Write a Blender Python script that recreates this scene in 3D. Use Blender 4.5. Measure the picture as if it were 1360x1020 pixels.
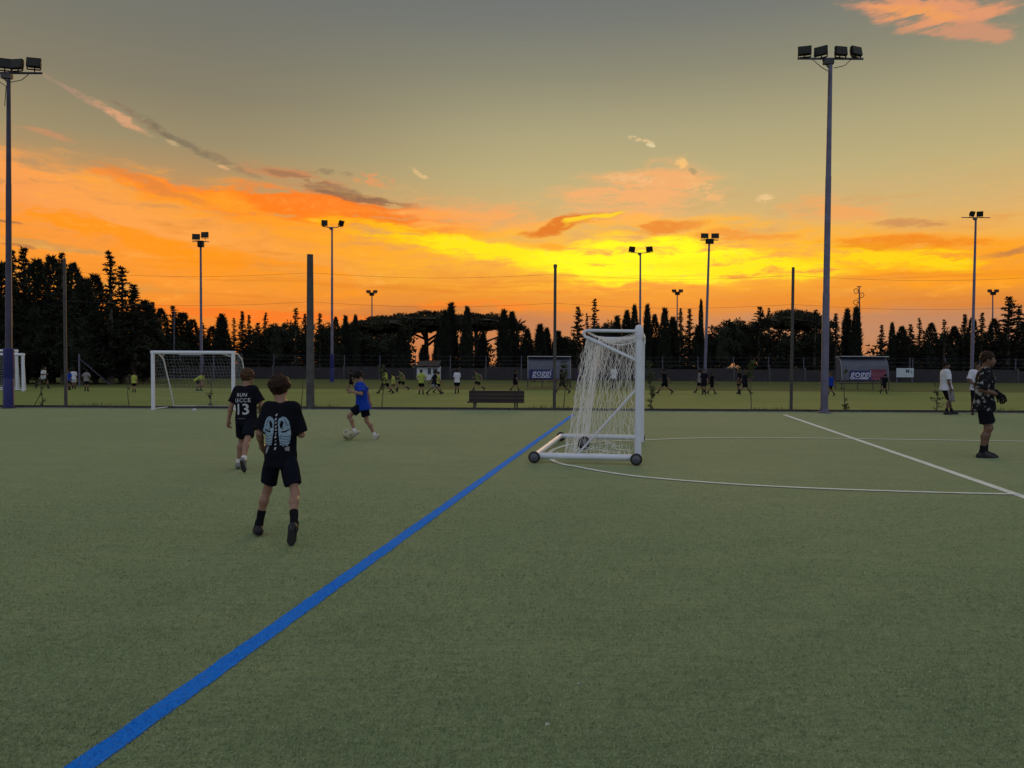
import bpy, bmesh, math, random
import numpy as np
from mathutils import Vector, Matrix, Quaternion
from mathutils.bvhtree import BVHTree

for _o in list(bpy.data.objects):
    bpy.data.objects.remove(_o)
scene = bpy.context.scene
COL = scene.collection
RNG = np.random.default_rng(7)
random.seed(7)
R = math.radians

# ------------------------------------------------------------------ camera
F_PX, CX, CY, CAM_H = 982.0, 680.0, 510.0, 1.45
cam_data = bpy.data.cameras.new('camera')
cam = bpy.data.objects.new('camera', cam_data)
COL.objects.link(cam)
CAM_ROT = Matrix.Rotation(R(90 - 1.517), 3, 'X') @ Matrix.Rotation(R(0.31), 3, 'Z')
cam.matrix_world = Matrix.Translation((0, 0, CAM_H)) @ CAM_ROT.to_4x4()
cam_data.sensor_width = 36.0
cam_data.lens = 36.0 * F_PX / 1360.0
cam_data.clip_start = 0.1
cam_data.clip_end = 4000.0
scene.camera = cam

def ray(px, py):
    return CAM_ROT @ Vector(((px - CX) / F_PX, (CY - py) / F_PX, -1.0))
def at(px, py, d):
    """the point at distance d (metres along +Y) seen in the direction of a photograph pixel"""
    r = ray(px, py)
    k = d / r.y
    return Vector((r.x * k, d, CAM_H + r.z * k))
def ground(px, py, z=0.0):
    r = ray(px, py)
    k = (z - CAM_H) / r.z
    return Vector((r.x * k, r.y * k, z))

def lin(c):
    return tuple(((v / 255.0) / 12.92 if v / 255.0 <= 0.04045 else ((v / 255.0 + 0.055) / 1.055) ** 2.4) for v in c)

# ------------------------------------------------------------------ view
scene.view_settings.view_transform = 'Standard'
scene.view_settings.look = 'None'
scene.view_settings.exposure = 0.0
scene.view_settings.gamma = 1.0
scene.view_settings.use_curve_mapping = False
scene.render.film_transparent = False
try:
    scene.cycles.use_denoising = True
    scene.cycles.max_bounces = 6
    scene.cycles.transparent_max_bounces = 8
except Exception:
    pass

# ------------------------------------------------------------------ sun (behind the cloud bank, low, soft)
SUN_AZ, SUN_EL = 9.5, 8.5
sun_data = bpy.data.lights.new('sun', 'SUN')
sun_data.energy = 1.35
sun_data.angle = R(26)
sun_data.color = (1.0, 0.60, 0.26)
sun = bpy.data.objects.new('sun', sun_data)
COL.objects.link(sun)
_sd = Vector((math.sin(R(SUN_AZ)) * math.cos(R(SUN_EL)), math.cos(R(SUN_AZ)) * math.cos(R(SUN_EL)), math.sin(R(SUN_EL))))
sun.rotation_euler = (-_sd).to_track_quat('-Z', 'Y').to_euler()
sun.location = _sd * 120

# ------------------------------------------------------------------ sky
world = bpy.data.worlds.new('World')
scene.world = world
world.use_nodes = True
wt = world.node_tree
wt.nodes.clear()
def wn(t, **kw):
    n = wt.nodes.new(t)
    for k, v in kw.items():
        setattr(n, k, v)
    return n
def wl(a, b):
    wt.links.new(a, b)
def wmath(op, a, b=None, c=None, clamp=False):
    n = wn('ShaderNodeMath', operation=op, use_clamp=clamp)
    for i, v in enumerate((a, b, c)):
        if v is None:
            continue
        if isinstance(v, (int, float)):
            n.inputs[i].default_value = v
        else:
            wl(v, n.inputs[i])
    return n.outputs[0]
def wmix(f, a, b):
    n = wn('ShaderNodeMix', data_type='RGBA', clamp_factor=True)
    for i, v in ((0, f), (6, a), (7, b)):
        if isinstance(v, (int, float)):
            n.inputs[i].default_value = v
        elif isinstance(v, tuple):
            n.inputs[i].default_value = (*v[:3], 1.0)
        else:
            wl(v, n.inputs[i])
    return n.outputs[2]
def wnoise(vec, scale, detail=5.0, rough=0.55, loc=(0, 0, 0), rot=0.0, out='Fac'):
    m = wn('ShaderNodeMapping', vector_type='POINT')
    wl(vec, m.inputs['Vector'])
    m.inputs['Location'].default_value = loc
    m.inputs['Rotation'].default_value = (0, 0, rot)
    m.inputs['Scale'].default_value = (scale[0], scale[1], 1.0)
    n = wn('ShaderNodeTexNoise')
    wl(m.outputs[0], n.inputs['Vector'])
    n.inputs['Scale'].default_value = 1.0
    n.inputs['Detail'].default_value = detail
    n.inputs['Roughness'].default_value = rough
    return n.outputs[out]

_tc = wn('ShaderNodeTexCoord')
_sep = wn('ShaderNodeSeparateXYZ')
wl(_tc.outputs['Generated'], _sep.inputs[0])
SA = wmath('MULTIPLY', wmath('ARCTAN2', _sep.outputs[0], _sep.outputs[1]), F_PX)      # azimuth, in units of 1/982 rad
SE = wmath('MULTIPLY', wmath('ARCSINE', _sep.outputs[2]), F_PX)                      # elevation, same units
_cmb = wn('ShaderNodeCombineXYZ')
wl(SA, _cmb.inputs[0]); wl(SE, _cmb.inputs[1])
P0 = _cmb.outputs[0]
_wc = wnoise(P0, (1 / 95, 1 / 34), detail=6.0, rough=0.6, out='Color')
_ws = wn('ShaderNodeVectorMath', operation='SUBTRACT'); wl(_wc, _ws.inputs[0]); _ws.inputs[1].default_value = (.5, .5, .5)
def warped(ax, ay):
    s = wn('ShaderNodeVectorMath', operation='MULTIPLY_ADD')
    wl(_ws.outputs[0], s.inputs[0]); s.inputs[1].default_value = (ax, ay, 0); wl(P0, s.inputs[2])
    return s.outputs[0]
P1 = warped(110, 26)      # wispy
P2 = warped(40, 14)       # tighter
N1 = wnoise(P1, (1 / 130, 1 / 17), detail=7.0, rough=0.62, loc=(3.1, 7.7, 0), rot=R(-6))
N2 = wnoise(P2, (1 / 420, 1 / 10), detail=5.0, rough=0.6, loc=(9.3, 1.2, 0), rot=R(-1.5))
N3 = wnoise(P2, (1 / 42, 1 / 12), detail=6.0, rough=0.65, loc=(1.3, 4.2, 0), rot=R(-14))

N4 = wnoise(P2, (1 / 13, 1 / 6), detail=5.0, rough=0.65, loc=(5.3, 2.2, 0), rot=R(-16))
def _blend(a, wa, b, wb, gain):
    return wmath('MULTIPLY_ADD', wmath('ADD', wmath('MULTIPLY', a, wa), wmath('MULTIPLY', b, wb)), gain, .5 - .5 * gain)
NL = _blend(N1, .65, N3, .35, 3.1)
NS = _blend(N3, .4, N4, .6, 4.6)
NF = _blend(N1, .6, N4, .4, 2.6)
def sky_pos(px, py):
    r = ray(px, py).normalized()
    return math.atan2(r.x, r.y) * F_PX, math.asin(r.z) * F_PX
_kcache = {}
def _kn(noise, k):
    key = (id(noise), k)
    if key not in _kcache:
        _kcache[key] = wmath('MULTIPLY_ADD', noise, 2.0 * k, 1.0 - k)
    return _kcache[key]
def cloud(cur, px, py, rx, ry, ang, col, amt=1.0, k=1.2, lo=0.08, hi=0.6, P=None, noise=None):
    """one patch of cloud: an ellipse (rx, ry, tilted ang degrees down to the right) frayed by the noise"""
    A, E = sky_pos(px, py)
    ca = math.cos(A / F_PX)
    m = wn('ShaderNodeMapping', vector_type='TEXTURE')
    wl(P if P is not None else P1, m.inputs['Vector'])
    m.inputs['Location'].default_value = (A, E, 0)
    m.inputs['Rotation'].default_value = (0, 0, R(-ang))
    m.inputs['Scale'].default_value = (rx * ca * ca, ry * ca, 1)
    g = wn('ShaderNodeTexGradient', gradient_type='SPHERICAL')
    wl(m.outputs[0], g.inputs[0])
    x = g.outputs['Fac']
    if k:
        x = wmath('MULTIPLY', x, _kn(noise if noise is not None else N1, k), clamp=False)
    mr = wn('ShaderNodeMapRange', interpolation_type='SMOOTHSTEP')
    wl(x, mr.inputs['Value'])
    mr.inputs['From Min'].default_value = lo
    mr.inputs['From Max'].default_value = hi * 1.45
    mr.inputs['To Max'].default_value = amt
    c = lin(col) if max(col) > 2 else col
    return wmix(mr.outputs[0], cur, c)

def ramp(fac, lo, hi, stops):
    mr = wn('ShaderNodeMapRange')
    wl(fac, mr.inputs['Value'])
    mr.inputs['From Min'].default_value = lo
    mr.inputs['From Max'].default_value = hi
    cr = wn('ShaderNodeValToRGB')
    wl(mr.outputs[0], cr.inputs[0])
    el = cr.color_ramp.elements
    while len(el) > 1:
        el.remove(el[-1])
    for i, (p, c) in enumerate(stops):
        e = el[0] if i == 0 else el.new((p - lo) / (hi - lo))
        e.position = (p - lo) / (hi - lo)
        e.color = (*lin(c), 1)
    return cr.outputs[0]
def py_el(py):
    return sky_pos(680, py)[1]
_lo, _hi = -20.0, 560.0
rampC = ramp(SE, _lo, _hi, [(-20, (168, 112, 80)), (py_el(440), (186, 122, 84)), (py_el(415), (214, 132, 62)), (py_el(385), (242, 150, 40)),
                            (py_el(340), (246, 176, 72)), (py_el(295), (214, 176, 112)), (py_el(240), (190, 173, 122)), (py_el(180), (171, 161, 122)),
                            (py_el(100), (139, 136, 114)), (py_el(30), (118, 120, 113)), (py_el(-40), (106, 110, 112))])
rampL = ramp(SE, _lo, _hi, [(-20, (200, 110, 50)), (py_el(420), (236, 128, 44)), (py_el(385), (238, 150, 44)), (py_el(330), (240, 152, 56)),
                            (py_el(270), (192, 148, 96)), (py_el(215), (156, 141, 106)), (py_el(150), (134, 126, 104)), (py_el(80), (121, 119, 106)),
                            (py_el(0), (110, 112, 108)), (py_el(-60), (100, 104, 106))])
_mr = wn('ShaderNodeMapRange', interpolation_type='SMOOTHSTEP')
wl(SA, _mr.inputs['Value']); _mr.inputs['From Min'].default_value = -420; _mr.inputs['From Max'].default_value = 60
sky = wmix(_mr.outputs[0], rampL, rampC)
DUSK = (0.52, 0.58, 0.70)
TURF1, TURF2, TURF3 = (.228, .280, .124), (.176, .238, .106), (.276, .302, .142)
TURF4, TURF5, TURF6 = (.146, .190, .088), (.105, .142, .066), (.44, .48, .31)
FIB1, FIB2 = (.145, .190, .088), (.46, .50, .32)
GRASS1, GRASS2, GRASS3 = (.152, .188, .052), (.118, .158, .044), (.195, .21, .068)
GRASS4, GRASS5 = (.105, .140, .040), (.22, .24, .08)
for _c in [
    # broad warm bank and the left wedge
    (140, 345, 560, 130, 8, (255, 152, 46), .85, .7, .05, .75),
    (60, 268, 300, 62, 13, (250, 158, 82), .9, 1.0, .08, .4),
    (250, 300, 360, 60, 12, (255, 165, 72), .8, 1.0, .1, .6),
    (265, 262, 150, 20, 10, (255, 132, 40), .95, 1.5, .1, .32),
    (318, 276, 110, 26, 12, (255, 128, 34), .9, 1.4, .1, .32),
    (400, 300, 330, 50, 10, (255, 158, 34), .9, 1.2, .1, .6),
    (410, 280, 130, 24, 9, (255, 126, 22), .95, 1.3, .1, .34),
    (525, 288, 170, 24, 8, (250, 122, 24), .95, 1.3, .1, .34),
    (190, 318, 260, 15, 11, (255, 148, 10), .8, 1.4, .1, .4),
    (330, 342, 200, 10, 8, (255, 150, 10), .7, 1.4, .1, .4),
    (80, 326, 110, 7, 3, (192, 150, 86), .6, 1.2, .1, .4),
    (395, 236, 110, 16, 5, (206, 134, 84), .8, 1.4, .1, .5),
    (425, 246, 120, 10, 11, (150, 112, 82), .7, 1.6, .12, .45),
    (500, 268, 100, 7, 6, (132, 104, 78), .75, 1.5, .12, .4),
    (410, 268, 120, 16, 8, (255, 128, 30), .8, 1.4, .1, .5),
    (205, 246, 90, 10, 18, (222, 132, 60), .7, 1.8, .1, .5),
    (640, 290, 170, 30, 4, (250, 162, 92), .8, 1.2, .1, .5),
    (220, 335, 420, 26, 10, (255, 150, 18), .7, 1.5, .1, .5),
    (90, 372, 260, 12, 3, (206, 152, 78), .5, 1.5, .1, .5),
    # centre glow
    (760, 345, 470, 76, 3, (255, 184, 34), .9, .9, .05, .75),
    (850, 258, 150, 52, -4, (250, 172, 104), .8, 1.3, .08, .5),
    (960, 322, 300, 48, 4, (255, 178, 44), .85, 1.2, .08, .55),
    (545, 316, 170, 20, 8, (255, 190, 6), .9, 1.4, .1, .5),
    (690, 342, 235, 20, 9, (1.0, .78, 0.0), 1.0, 1.2, .1, .45),
    (855, 345, 215, 46, 0, (1.15, .95, 0.0), 1.0, 1.0, .1, .45),
    (1010, 354, 230, 22, 3, (1.05, .80, 0.0), 1.0, 1.3, .1, .5),
    (1240, 345, 260, 52, 6, (255, 160, 18), .9, 1.0, .08, .5),
    (1180, 340, 190, 24, 9, (1.0, .66, 0.0), .95, 1.4, .1, .5),
    (1190, 324, 160, 16, 4, (240, 132, 22), .8, 1.4, .1, .5),
    (755, 299, 88, 11, -12, (224, 116, 22), .95, 1.0, .1, .45),
    (790, 292, 50, 6, -14, (255, 214, 20), .9, 1.0, .1, .5),
    (735, 326, 40, 9, 0, (250, 160, 30), .8, 1.2, .1, .5),
    (885, 302, 70, 12, -4, (232, 132, 40), .9, 1.4, .1, .45),
    (990, 312, 90, 12, 3, (240, 146, 56), .8, 1.4, .1, .45),
    (1110, 277, 110, 22, 6, (242, 166, 92), .9, 1.3, .1, .5),
    (1240, 299, 120, 10, 4, (204, 140, 84), .8, 1.3, .1, .5),
    (1340, 336, 90, 6, -4, (186, 120, 70), .8, 1.0, .1, .5),
    (1345, 262, 40, 16, -10, (220, 176, 110), .5, 1.3, .1, .5),
]:
    sky = cloud(sky, *_c, noise=NL)
# thin level streaks in the low band
_st = wn('ShaderNodeMapRange', interpolation_type='SMOOTHSTEP')
wl(N2, _st.inputs['Value']); _st.inputs['From Min'].default_value = .48; _st.inputs['From Max'].default_value = .72
_b1 = wn('ShaderNodeMapRange', interpolation_type='SMOOTHSTEP')
wl(SE, _b1.inputs['Value']); _b1.inputs['From Min'].default_value = py_el(345); _b1.inputs['From Max'].default_value = py_el(385)
_b1.inputs['To Max'].default_value = .62
sky = wmix(wmath('MULTIPLY', _st.outputs[0], _b1.outputs[0]), sky, lin((222, 122, 28)))
# the bank is combed into fine fibres, thinner and thicker by turns
_b2 = wn('ShaderNodeMapRange', interpolation_type='SMOOTHSTEP')
wl(SE, _b2.inputs['Value']); _b2.inputs['From Min'].default_value = py_el(215); _b2.inputs['From Max'].default_value = py_el(300)
_f1 = wn('ShaderNodeMapRange', interpolation_type='SMOOTHSTEP')
wl(NF, _f1.inputs['Value']); _f1.inputs['From Min'].default_value = .55; _f1.inputs['From Max'].default_value = 1.1; _f1.inputs['To Max'].default_value = .5
_f2 = wn('ShaderNodeMapRange', interpolation_type='SMOOTHSTEP')
wl(NL, _f2.inputs['Value']); _f2.inputs['From Min'].default_value = .45; _f2.inputs['From Max'].default_value = -.15; _f2.inputs['To Max'].default_value = .32
sky = wmix(wmath('MULTIPLY', _f1.outputs[0], _b2.outputs[0]), sky, lin((255, 186, 84)))
sky = wmix(wmath('MULTIPLY', _f2.outputs[0], _b2.outputs[0]), sky, lin((232, 128, 34)))
for _c in [
    (330, 418, 330, 12, 1, (255, 118, 30), .7, 1.2, .1, .5),
    (900, 405, 520, 22, 1, (236, 136, 26), .6, 1.5, .1, .5),
    (560, 413, 150, 14, -2, (196, 120, 62), .7, 1.2, .1, .5),
    (1190, 432, 420, 36, 0, (190, 132, 96), .95, .5, .05, .5),
    (700, 436, 170, 28, 0, (190, 120, 80), .9, .6, .05, .5),
    (660, 408, 140, 8, 2, (255, 130, 20), .7, 1.4, .1, .5),
    # top right cloud
    (1235, 14, 150, 30, 13, (228, 152, 108), .95, 1.5, .1, .45),
    (1215, 18, 90, 12, 14, (240, 160, 90), .8, 1.6, .1, .5),
    (1300, 42, 70, 20, 12, (206, 146, 112), .9, 1.4, .1, .5),
    (66, 179, 50, 7, 9, (196, 142, 100), .8, 1.3, .1, .5),
    (20, 297, 30, 4, 3, (120, 92, 70), .7, .8, .1, .5),
    (20, 325, 34, 3, 3, (150, 110, 76), .6, .8, .1, .5),
]:
    sky = cloud(sky, *_c, noise=NL)
# the long thin trail, bright at its upper end and grey further on
for _c in [
    (75, 112, 70, 5, 24, (166, 138, 114), .6, .75, .04, .55),
    (120, 137, 60, 6, 25, (184, 144, 116), .7, .75, .04, .55),
    (160, 157, 60, 9, 26, (214, 160, 118), .95, .75, .04, .55),
    (195, 164, 80, 6, 27, (140, 114, 90), .6, .75, .04, .55),
    (240, 187, 90, 6.5, 26, (116, 104, 84), .6, .75, .04, .55),
    (295, 213, 70, 7, 24, (140, 118, 92), .6, .75, .04, .55),
    (228, 190, 12, 5, 10, (196, 168, 120), .7, .8, .1, .5),
    (298, 223, 12, 4, 10, (226, 172, 120), .9, .8, .1, .5),
    (555, 232, 20, 5, 28, (226, 188, 130), .8, 1.6, .05, .6),
    (848, 184, 26, 4.5, 14, (238, 200, 146), .8, 1.2, .06, .6),
    (863, 191, 9, 4, 4, (232, 210, 160), .8, .6, .1, .5),
    (905, 217, 12, 9, 20, (246, 192, 116), .9, 1.6, .05, .6),
    (935, 250, 46, 13, 34, (240, 180, 114), .85, 1.6, .05, .6),
    (923, 227, 8, 6, 30, (150, 140, 104), .6, .6, .1, .5),
    (1019, 264, 16, 7, -6, (240, 200, 140), .8, 1.6, .05, .6),
    (845, 238, 50, 10, 6, (240, 188, 128), .7, 1.6, .05, .6),
    (495, 240, 36, 11, 8, (232, 152, 92), .7, 1.6, .05, .6),
    (440, 230, 60, 5, 3, (140, 122, 92), .6, 1.6, .05, .6),
]:
    sky = cloud(sky, *_c, P=P2, noise=NS)

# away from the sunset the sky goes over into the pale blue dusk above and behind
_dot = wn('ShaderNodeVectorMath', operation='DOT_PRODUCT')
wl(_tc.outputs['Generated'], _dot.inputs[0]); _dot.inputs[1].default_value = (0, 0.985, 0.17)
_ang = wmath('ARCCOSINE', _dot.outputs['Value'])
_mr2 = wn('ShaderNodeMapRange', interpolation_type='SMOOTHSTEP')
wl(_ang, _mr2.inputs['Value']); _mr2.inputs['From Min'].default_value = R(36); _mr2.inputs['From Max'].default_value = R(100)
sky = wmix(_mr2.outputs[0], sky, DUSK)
_sky = wn('ShaderNodeTexSky', sky_type='NISHITA')
_sky.sun_disc = False
_sky.sun_elevation = R(SUN_EL)
_sky.sun_rotation = R(SUN_AZ)
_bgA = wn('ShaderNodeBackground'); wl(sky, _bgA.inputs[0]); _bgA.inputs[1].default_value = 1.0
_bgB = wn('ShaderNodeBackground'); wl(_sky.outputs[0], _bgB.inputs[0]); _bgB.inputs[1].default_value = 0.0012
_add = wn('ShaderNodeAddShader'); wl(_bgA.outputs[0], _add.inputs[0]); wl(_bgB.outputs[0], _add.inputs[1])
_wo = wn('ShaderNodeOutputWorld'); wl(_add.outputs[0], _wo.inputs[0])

# ------------------------------------------------------------------ materials
def mat(name, col, rough=0.6, metal=0.0, noise=0.0, nscale=8.0, bump=0.0, bscale=60.0, spec=0.4, col2=None, nstretch=(1, 1, 1)):
    m = bpy.data.materials.new(name)
    m.use_nodes = True
    nt = m.node_tree
    b = nt.nodes['Principled BSDF']
    b.inputs['Roughness'].default_value = rough
    b.inputs['Metallic'].default_value = metal
    b.inputs['Specular IOR Level'].default_value = spec
    b.inputs['Base Color'].default_value = (*col, 1)
    tc = nt.nodes.new('ShaderNodeTexCoord')
    mp = nt.nodes.new('ShaderNodeMapping')
    mp.inputs['Scale'].default_value = nstretch
    nt.links.new(tc.outputs['Object'], mp.inputs['Vector'])
    if noise or col2:
        n = nt.nodes.new('ShaderNodeTexNoise')
        n.inputs['Scale'].default_value = nscale
        n.inputs['Detail'].default_value = 6
        n.inputs['Roughness'].default_value = .65
        nt.links.new(mp.outputs[0], n.inputs['Vector'])
        r = nt.nodes.new('ShaderNodeValToRGB')
        c2 = col2 if col2 else tuple(min(1, v * (1 + noise)) for v in col)
        c1 = col if col2 else tuple(v * (1 - noise) for v in col)
        r.color_ramp.elements[0].position = .32; r.color_ramp.elements[0].color = (*c1, 1)
        r.color_ramp.elements[1].position = .68; r.color_ramp.elements[1].color = (*c2, 1)
        nt.links.new(n.outputs['Fac'], r.inputs[0])
        nt.links.new(r.outputs[0], b.inputs['Base Color'])
    if bump:
        n2 = nt.nodes.new('ShaderNodeTexNoise')
        n2.inputs['Scale'].default_value = bscale
        n2.inputs['Detail'].default_value = 4
        nt.links.new(mp.outputs[0], n2.inputs['Vector'])
        bp = nt.nodes.new('ShaderNodeBump')
        bp.inputs['Strength'].default_value = bump
        bp.inputs['Distance'].default_value = .01
        nt.links.new(n2.outputs['Fac'], bp.inputs['Height'])
        nt.links.new(bp.outputs[0], b.inputs['Normal'])
    return m

def ground_mat(name, layers, rough=.95, bump=.5, bscale=180.0, spec=.08, sheen=0.0):
    """a base colour built from several noise layers: (scale xyz, detail, colour, lo, hi, amount)"""
    m = bpy.data.materials.new(name); m.use_nodes = True
    nt = m.node_tree; b = nt.nodes['Principled BSDF']
    b.inputs['Roughness'].default_value = rough
    b.inputs['Specular IOR Level'].default_value = spec
    if sheen:
        b.inputs['Sheen Weight'].default_value = sheen
        b.inputs['Sheen Roughness'].default_value = .5
    tc = nt.nodes.new('ShaderNodeTexCoord')
    cur = None
    for sc, det, col, lo, hi, amt in layers:
        if cur is None:
            rgb = nt.nodes.new('ShaderNodeRGB'); rgb.outputs[0].default_value = (*col, 1); cur = rgb.outputs[0]; continue
        mp = nt.nodes.new('ShaderNodeMapping'); mp.inputs['Scale'].default_value = sc
        mp.inputs['Location'].default_value = (sc[0] * 1.7 % 5, sc[1] * 3.3 % 7, 0)
        nt.links.new(tc.outputs['Object'], mp.inputs['Vector'])
        n = nt.nodes.new('ShaderNodeTexNoise'); n.inputs['Scale'].default_value = 1; n.inputs['Detail'].default_value = det
        n.inputs['Roughness'].default_value = .65
        nt.links.new(mp.outputs[0], n.inputs['Vector'])
        r = nt.nodes.new('ShaderNodeMapRange'); r.interpolation_type = 'SMOOTHSTEP'
        nt.links.new(n.outputs['Fac'], r.inputs['Value'])
        r.inputs['From Min'].default_value = lo; r.inputs['From Max'].default_value = hi; r.inputs['To Max'].default_value = amt
        mx = nt.nodes.new('ShaderNodeMix'); mx.data_type = 'RGBA'
        nt.links.new(r.outputs[0], mx.inputs[0]); nt.links.new(cur, mx.inputs[6]); mx.inputs[7].default_value = (*col, 1)
        cur = mx.outputs[2]
    nt.links.new(cur, b.inputs['Base Color'])
    n2 = nt.nodes.new('ShaderNodeTexNoise'); n2.inputs['Scale'].default_value = bscale; n2.inputs['Detail'].default_value = 3
    nt.links.new(tc.outputs['Object'], n2.inputs['Vector'])
    bp = nt.nodes.new('ShaderNodeBump'); bp.inputs['Strength'].default_value = bump; bp.inputs['Distance'].default_value = .02
    nt.links.new(n2.outputs['Fac'], bp.inputs['Height']); nt.links.new(bp.outputs[0], b.inputs['Normal'])
    return m

# ------------------------------------------------------------------ geometry helpers
class MB:
    """collects simple shapes for one mesh"""
    def __init__(self):
        self.v, self.f, self.n = [], [], 0
    def add(self, verts, faces):
        o = self.n
        self.v.extend([tuple(p) for p in verts])
        self.f.extend([tuple(i + o for i in f) for f in faces])
        self.n += len(verts)
        return self
    def box(self, c, s, rot=None):
        c = Vector(c); hx, hy, hz = s[0] / 2, s[1] / 2, s[2] / 2
        vs = [Vector((x, y, z)) for x in (-hx, hx) for y in (-hy, hy) for z in (-hz, hz)]
        if rot is not None:
            vs = [rot @ p for p in vs]
        return self.add([c + p for p in vs], [(0, 1, 3, 2), (4, 6, 7, 5), (0, 4, 5, 1), (2, 3, 7, 6), (0, 2, 6, 4), (1, 5, 7, 3)])
    def tube(self, pts, rad, seg=10, cap=True, ry=None):
        pts = [Vector(p) for p in pts]
        rads = rad if isinstance(rad, (list, tuple)) else [rad] * len(pts)
        rings = []
        ref = None
        for i, p in enumerate(pts):
            if i == 0: t = pts[1] - p
            elif i == len(pts) - 1: t = p - pts[i - 1]
            else: t = (pts[i + 1] - p).normalized() + (p - pts[i - 1]).normalized()
            t.normalize()
            if ref is None:
                ref = Vector((0, 0, 1)) if abs(t.z) < .9 else Vector((0, 1, 0))
            a = t.cross(ref).normalized(); b = a.cross(t).normalized()
            ref = b
            k = 1.0 if ry is None else ry
            rings.append([p + (a * math.cos(2 * math.pi * j / seg) + b * math.sin(2 * math.pi * j / seg) * k) * rads[i] for j in range(seg)])
        vs = [q for r in rings for q in r]
        fs = []
        for i in range(len(pts) - 1):
            for j in range(seg):
                k = (j + 1) % seg
                fs.append((i * seg + j, i * seg + k, (i + 1) * seg + k, (i + 1) * seg + j))
        if cap:
            fs.append(tuple(range(seg - 1, -1, -1))); o = (len(pts) - 1) * seg
            fs.append(tuple(range(o, o + seg)))
        return self.add(vs, fs)
    def lathe(self, c, axis, prof, seg=20):
        """prof: (offset along axis, radius)"""
        c = Vector(c); t = Vector(axis).normalized()
        ref = Vector((0, 0, 1)) if abs(t.z) < .9 else Vector((0, 1, 0))
        a = t.cross(ref).normalized(); b = t.cross(a).normalized()
        vs, fs = [], []
        for o, r in prof:
            vs += [c + t * o + (a * math.cos(2 * math.pi * j / seg) + b * math.sin(2 * math.pi * j / seg)) * r for j in range(seg)]
        for i in range(len(prof) - 1):
            for j in range(seg):
                k = (j + 1) % seg
                fs.append((i * seg + j, i * seg + k, (i + 1) * seg + k, (i + 1) * seg + j))
        fs.append(tuple(range(seg - 1, -1, -1))); o = (len(prof) - 1) * seg
        fs.append(tuple(range(o, o + seg)))
        return self.add(vs, fs)
    def mesh(self, name, m=None, smooth=False):
        me = bpy.data.meshes.new(name)
        me.from_pydata(self.v, [], self.f)
        me.update()
        if m: me.materials.append(m)
        bm = bmesh.new(); bm.from_mesh(me)
        bmesh.ops.recalc_face_normals(bm, faces=bm.faces)
        bm.to_mesh(me); bm.free()
        if smooth:
            me.polygons.foreach_set('use_smooth', [True] * len(me.polygons))
            try: me.set_sharp_from_angle(angle=R(40))
            except Exception: pass
        return me

def np_mesh(name, verts, faces, m=None, smooth=False):
    """fast mesh from arrays, faces all of one size"""
    me = bpy.data.meshes.new(name)
    verts = np.asarray(verts, np.float32); faces = np.asarray(faces, np.int32)
    k = faces.shape[1]
    me.vertices.add(len(verts)); me.vertices.foreach_set('co', verts.ravel())
    me.loops.add(faces.size); me.loops.foreach_set('vertex_index', faces.ravel())
    me.polygons.add(len(faces))
    me.polygons.foreach_set('loop_start', np.arange(0, faces.size, k, dtype=np.int32))
    if smooth:
        me.polygons.foreach_set('use_smooth', np.ones(len(faces), bool))
    me.update(calc_edges=True)
    me.validate()
    if m: me.materials.append(m)
    return me

def link(name, me, parent=None, loc=None):
    o = bpy.data.objects.new(name, me)
    COL.objects.link(o)
    if parent is not None: o.parent = parent
    if loc is not None: o.location = loc
    return o
def tag(o, label=None, cat=None, group=None, kind=None):
    for k, v in (('label', label), ('category', cat), ('group', group), ('kind', kind)):
        if v: o[k] = v
    return o
def thing(name, label, cat, loc=(0, 0, 0), rz=0.0, group=None):
    o = bpy.data.objects.new(name, None)
    o.empty_display_size = .2
    COL.objects.link(o)
    o.location = loc; o.rotation_euler = (0, 0, rz)
    return tag(o, label, cat, group)
def part(name, mb, m, parent, smooth=False):
    return link(name, mb.mesh(name, m, smooth), parent)
def structure(name, me):
    return tag(link(name, me), kind='structure')
def text_mesh(s, size, m, extrude=0.0, align='CENTER', spacing=1.0, shear=0.0, bold=0.0):
    c = bpy.data.curves.new('lettering', 'FONT')
    c.body = s; c.size = size; c.align_x = align; c.align_y = 'CENTER'
    c.extrude = extrude; c.space_character = spacing; c.shear = shear; c.offset = bold
    o = bpy.data.objects.new('lettering', c); COL.objects.link(o)
    dg = bpy.context.evaluated_depsgraph_get()
    me = bpy.data.meshes.new_from_object(o.evaluated_get(dg))
    bpy.data.objects.remove(o)
    me.materials.clear(); me.materials.append(m)
    return me

M_galv = mat('galvanised steel', (.100, .094, .136), .6, .4, noise=.25, nscale=3)
M_darkpole = mat('dark painted steel', (.05, .045, .045), .6, .2, noise=.3, nscale=4)
M_lamp = mat('lamp housing', (.012, .012, .011), .7, spec=.12)
M_glass = mat('lamp glass', (.018, .018, .013), .4, .0, spec=.15)
M_bluepad = mat('blue post padding', (.008, .009, .095), .55, noise=.2, nscale=6, bump=.2, bscale=25)
M_white = mat('white painted aluminium', (.56, .57, .61), .55, .0, noise=.06, nscale=9, spec=.5)
M_white_old = mat('weathered white paint', (.56, .56, .56), .55, noise=.14, nscale=7)
M_rubber = mat('black rubber', (.012, .012, .013), .7, noise=.3, nscale=30)
M_net = mat('net cord', (.76, .73, .69), .85)
M_netgrey = mat('grey net cord', (.42, .42, .42), .85)
M_conc = mat('old concrete', (.029, .025, .027), .9, noise=.28, nscale=1.2, bump=.5, bscale=30)
M_concpost = mat('dark concrete post', (.06, .056, .054), .9, noise=.3, nscale=5, bump=.4, bscale=40)
M_kerb = mat('dark kerb strip', (.035, .032, .028), .9, noise=.4, nscale=6, bump=.5, bscale=50)
M_kerbtop = mat('pale kerb strip', (.20, .20, .16), .9, noise=.3, nscale=9, bump=.5, bscale=50)
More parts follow.
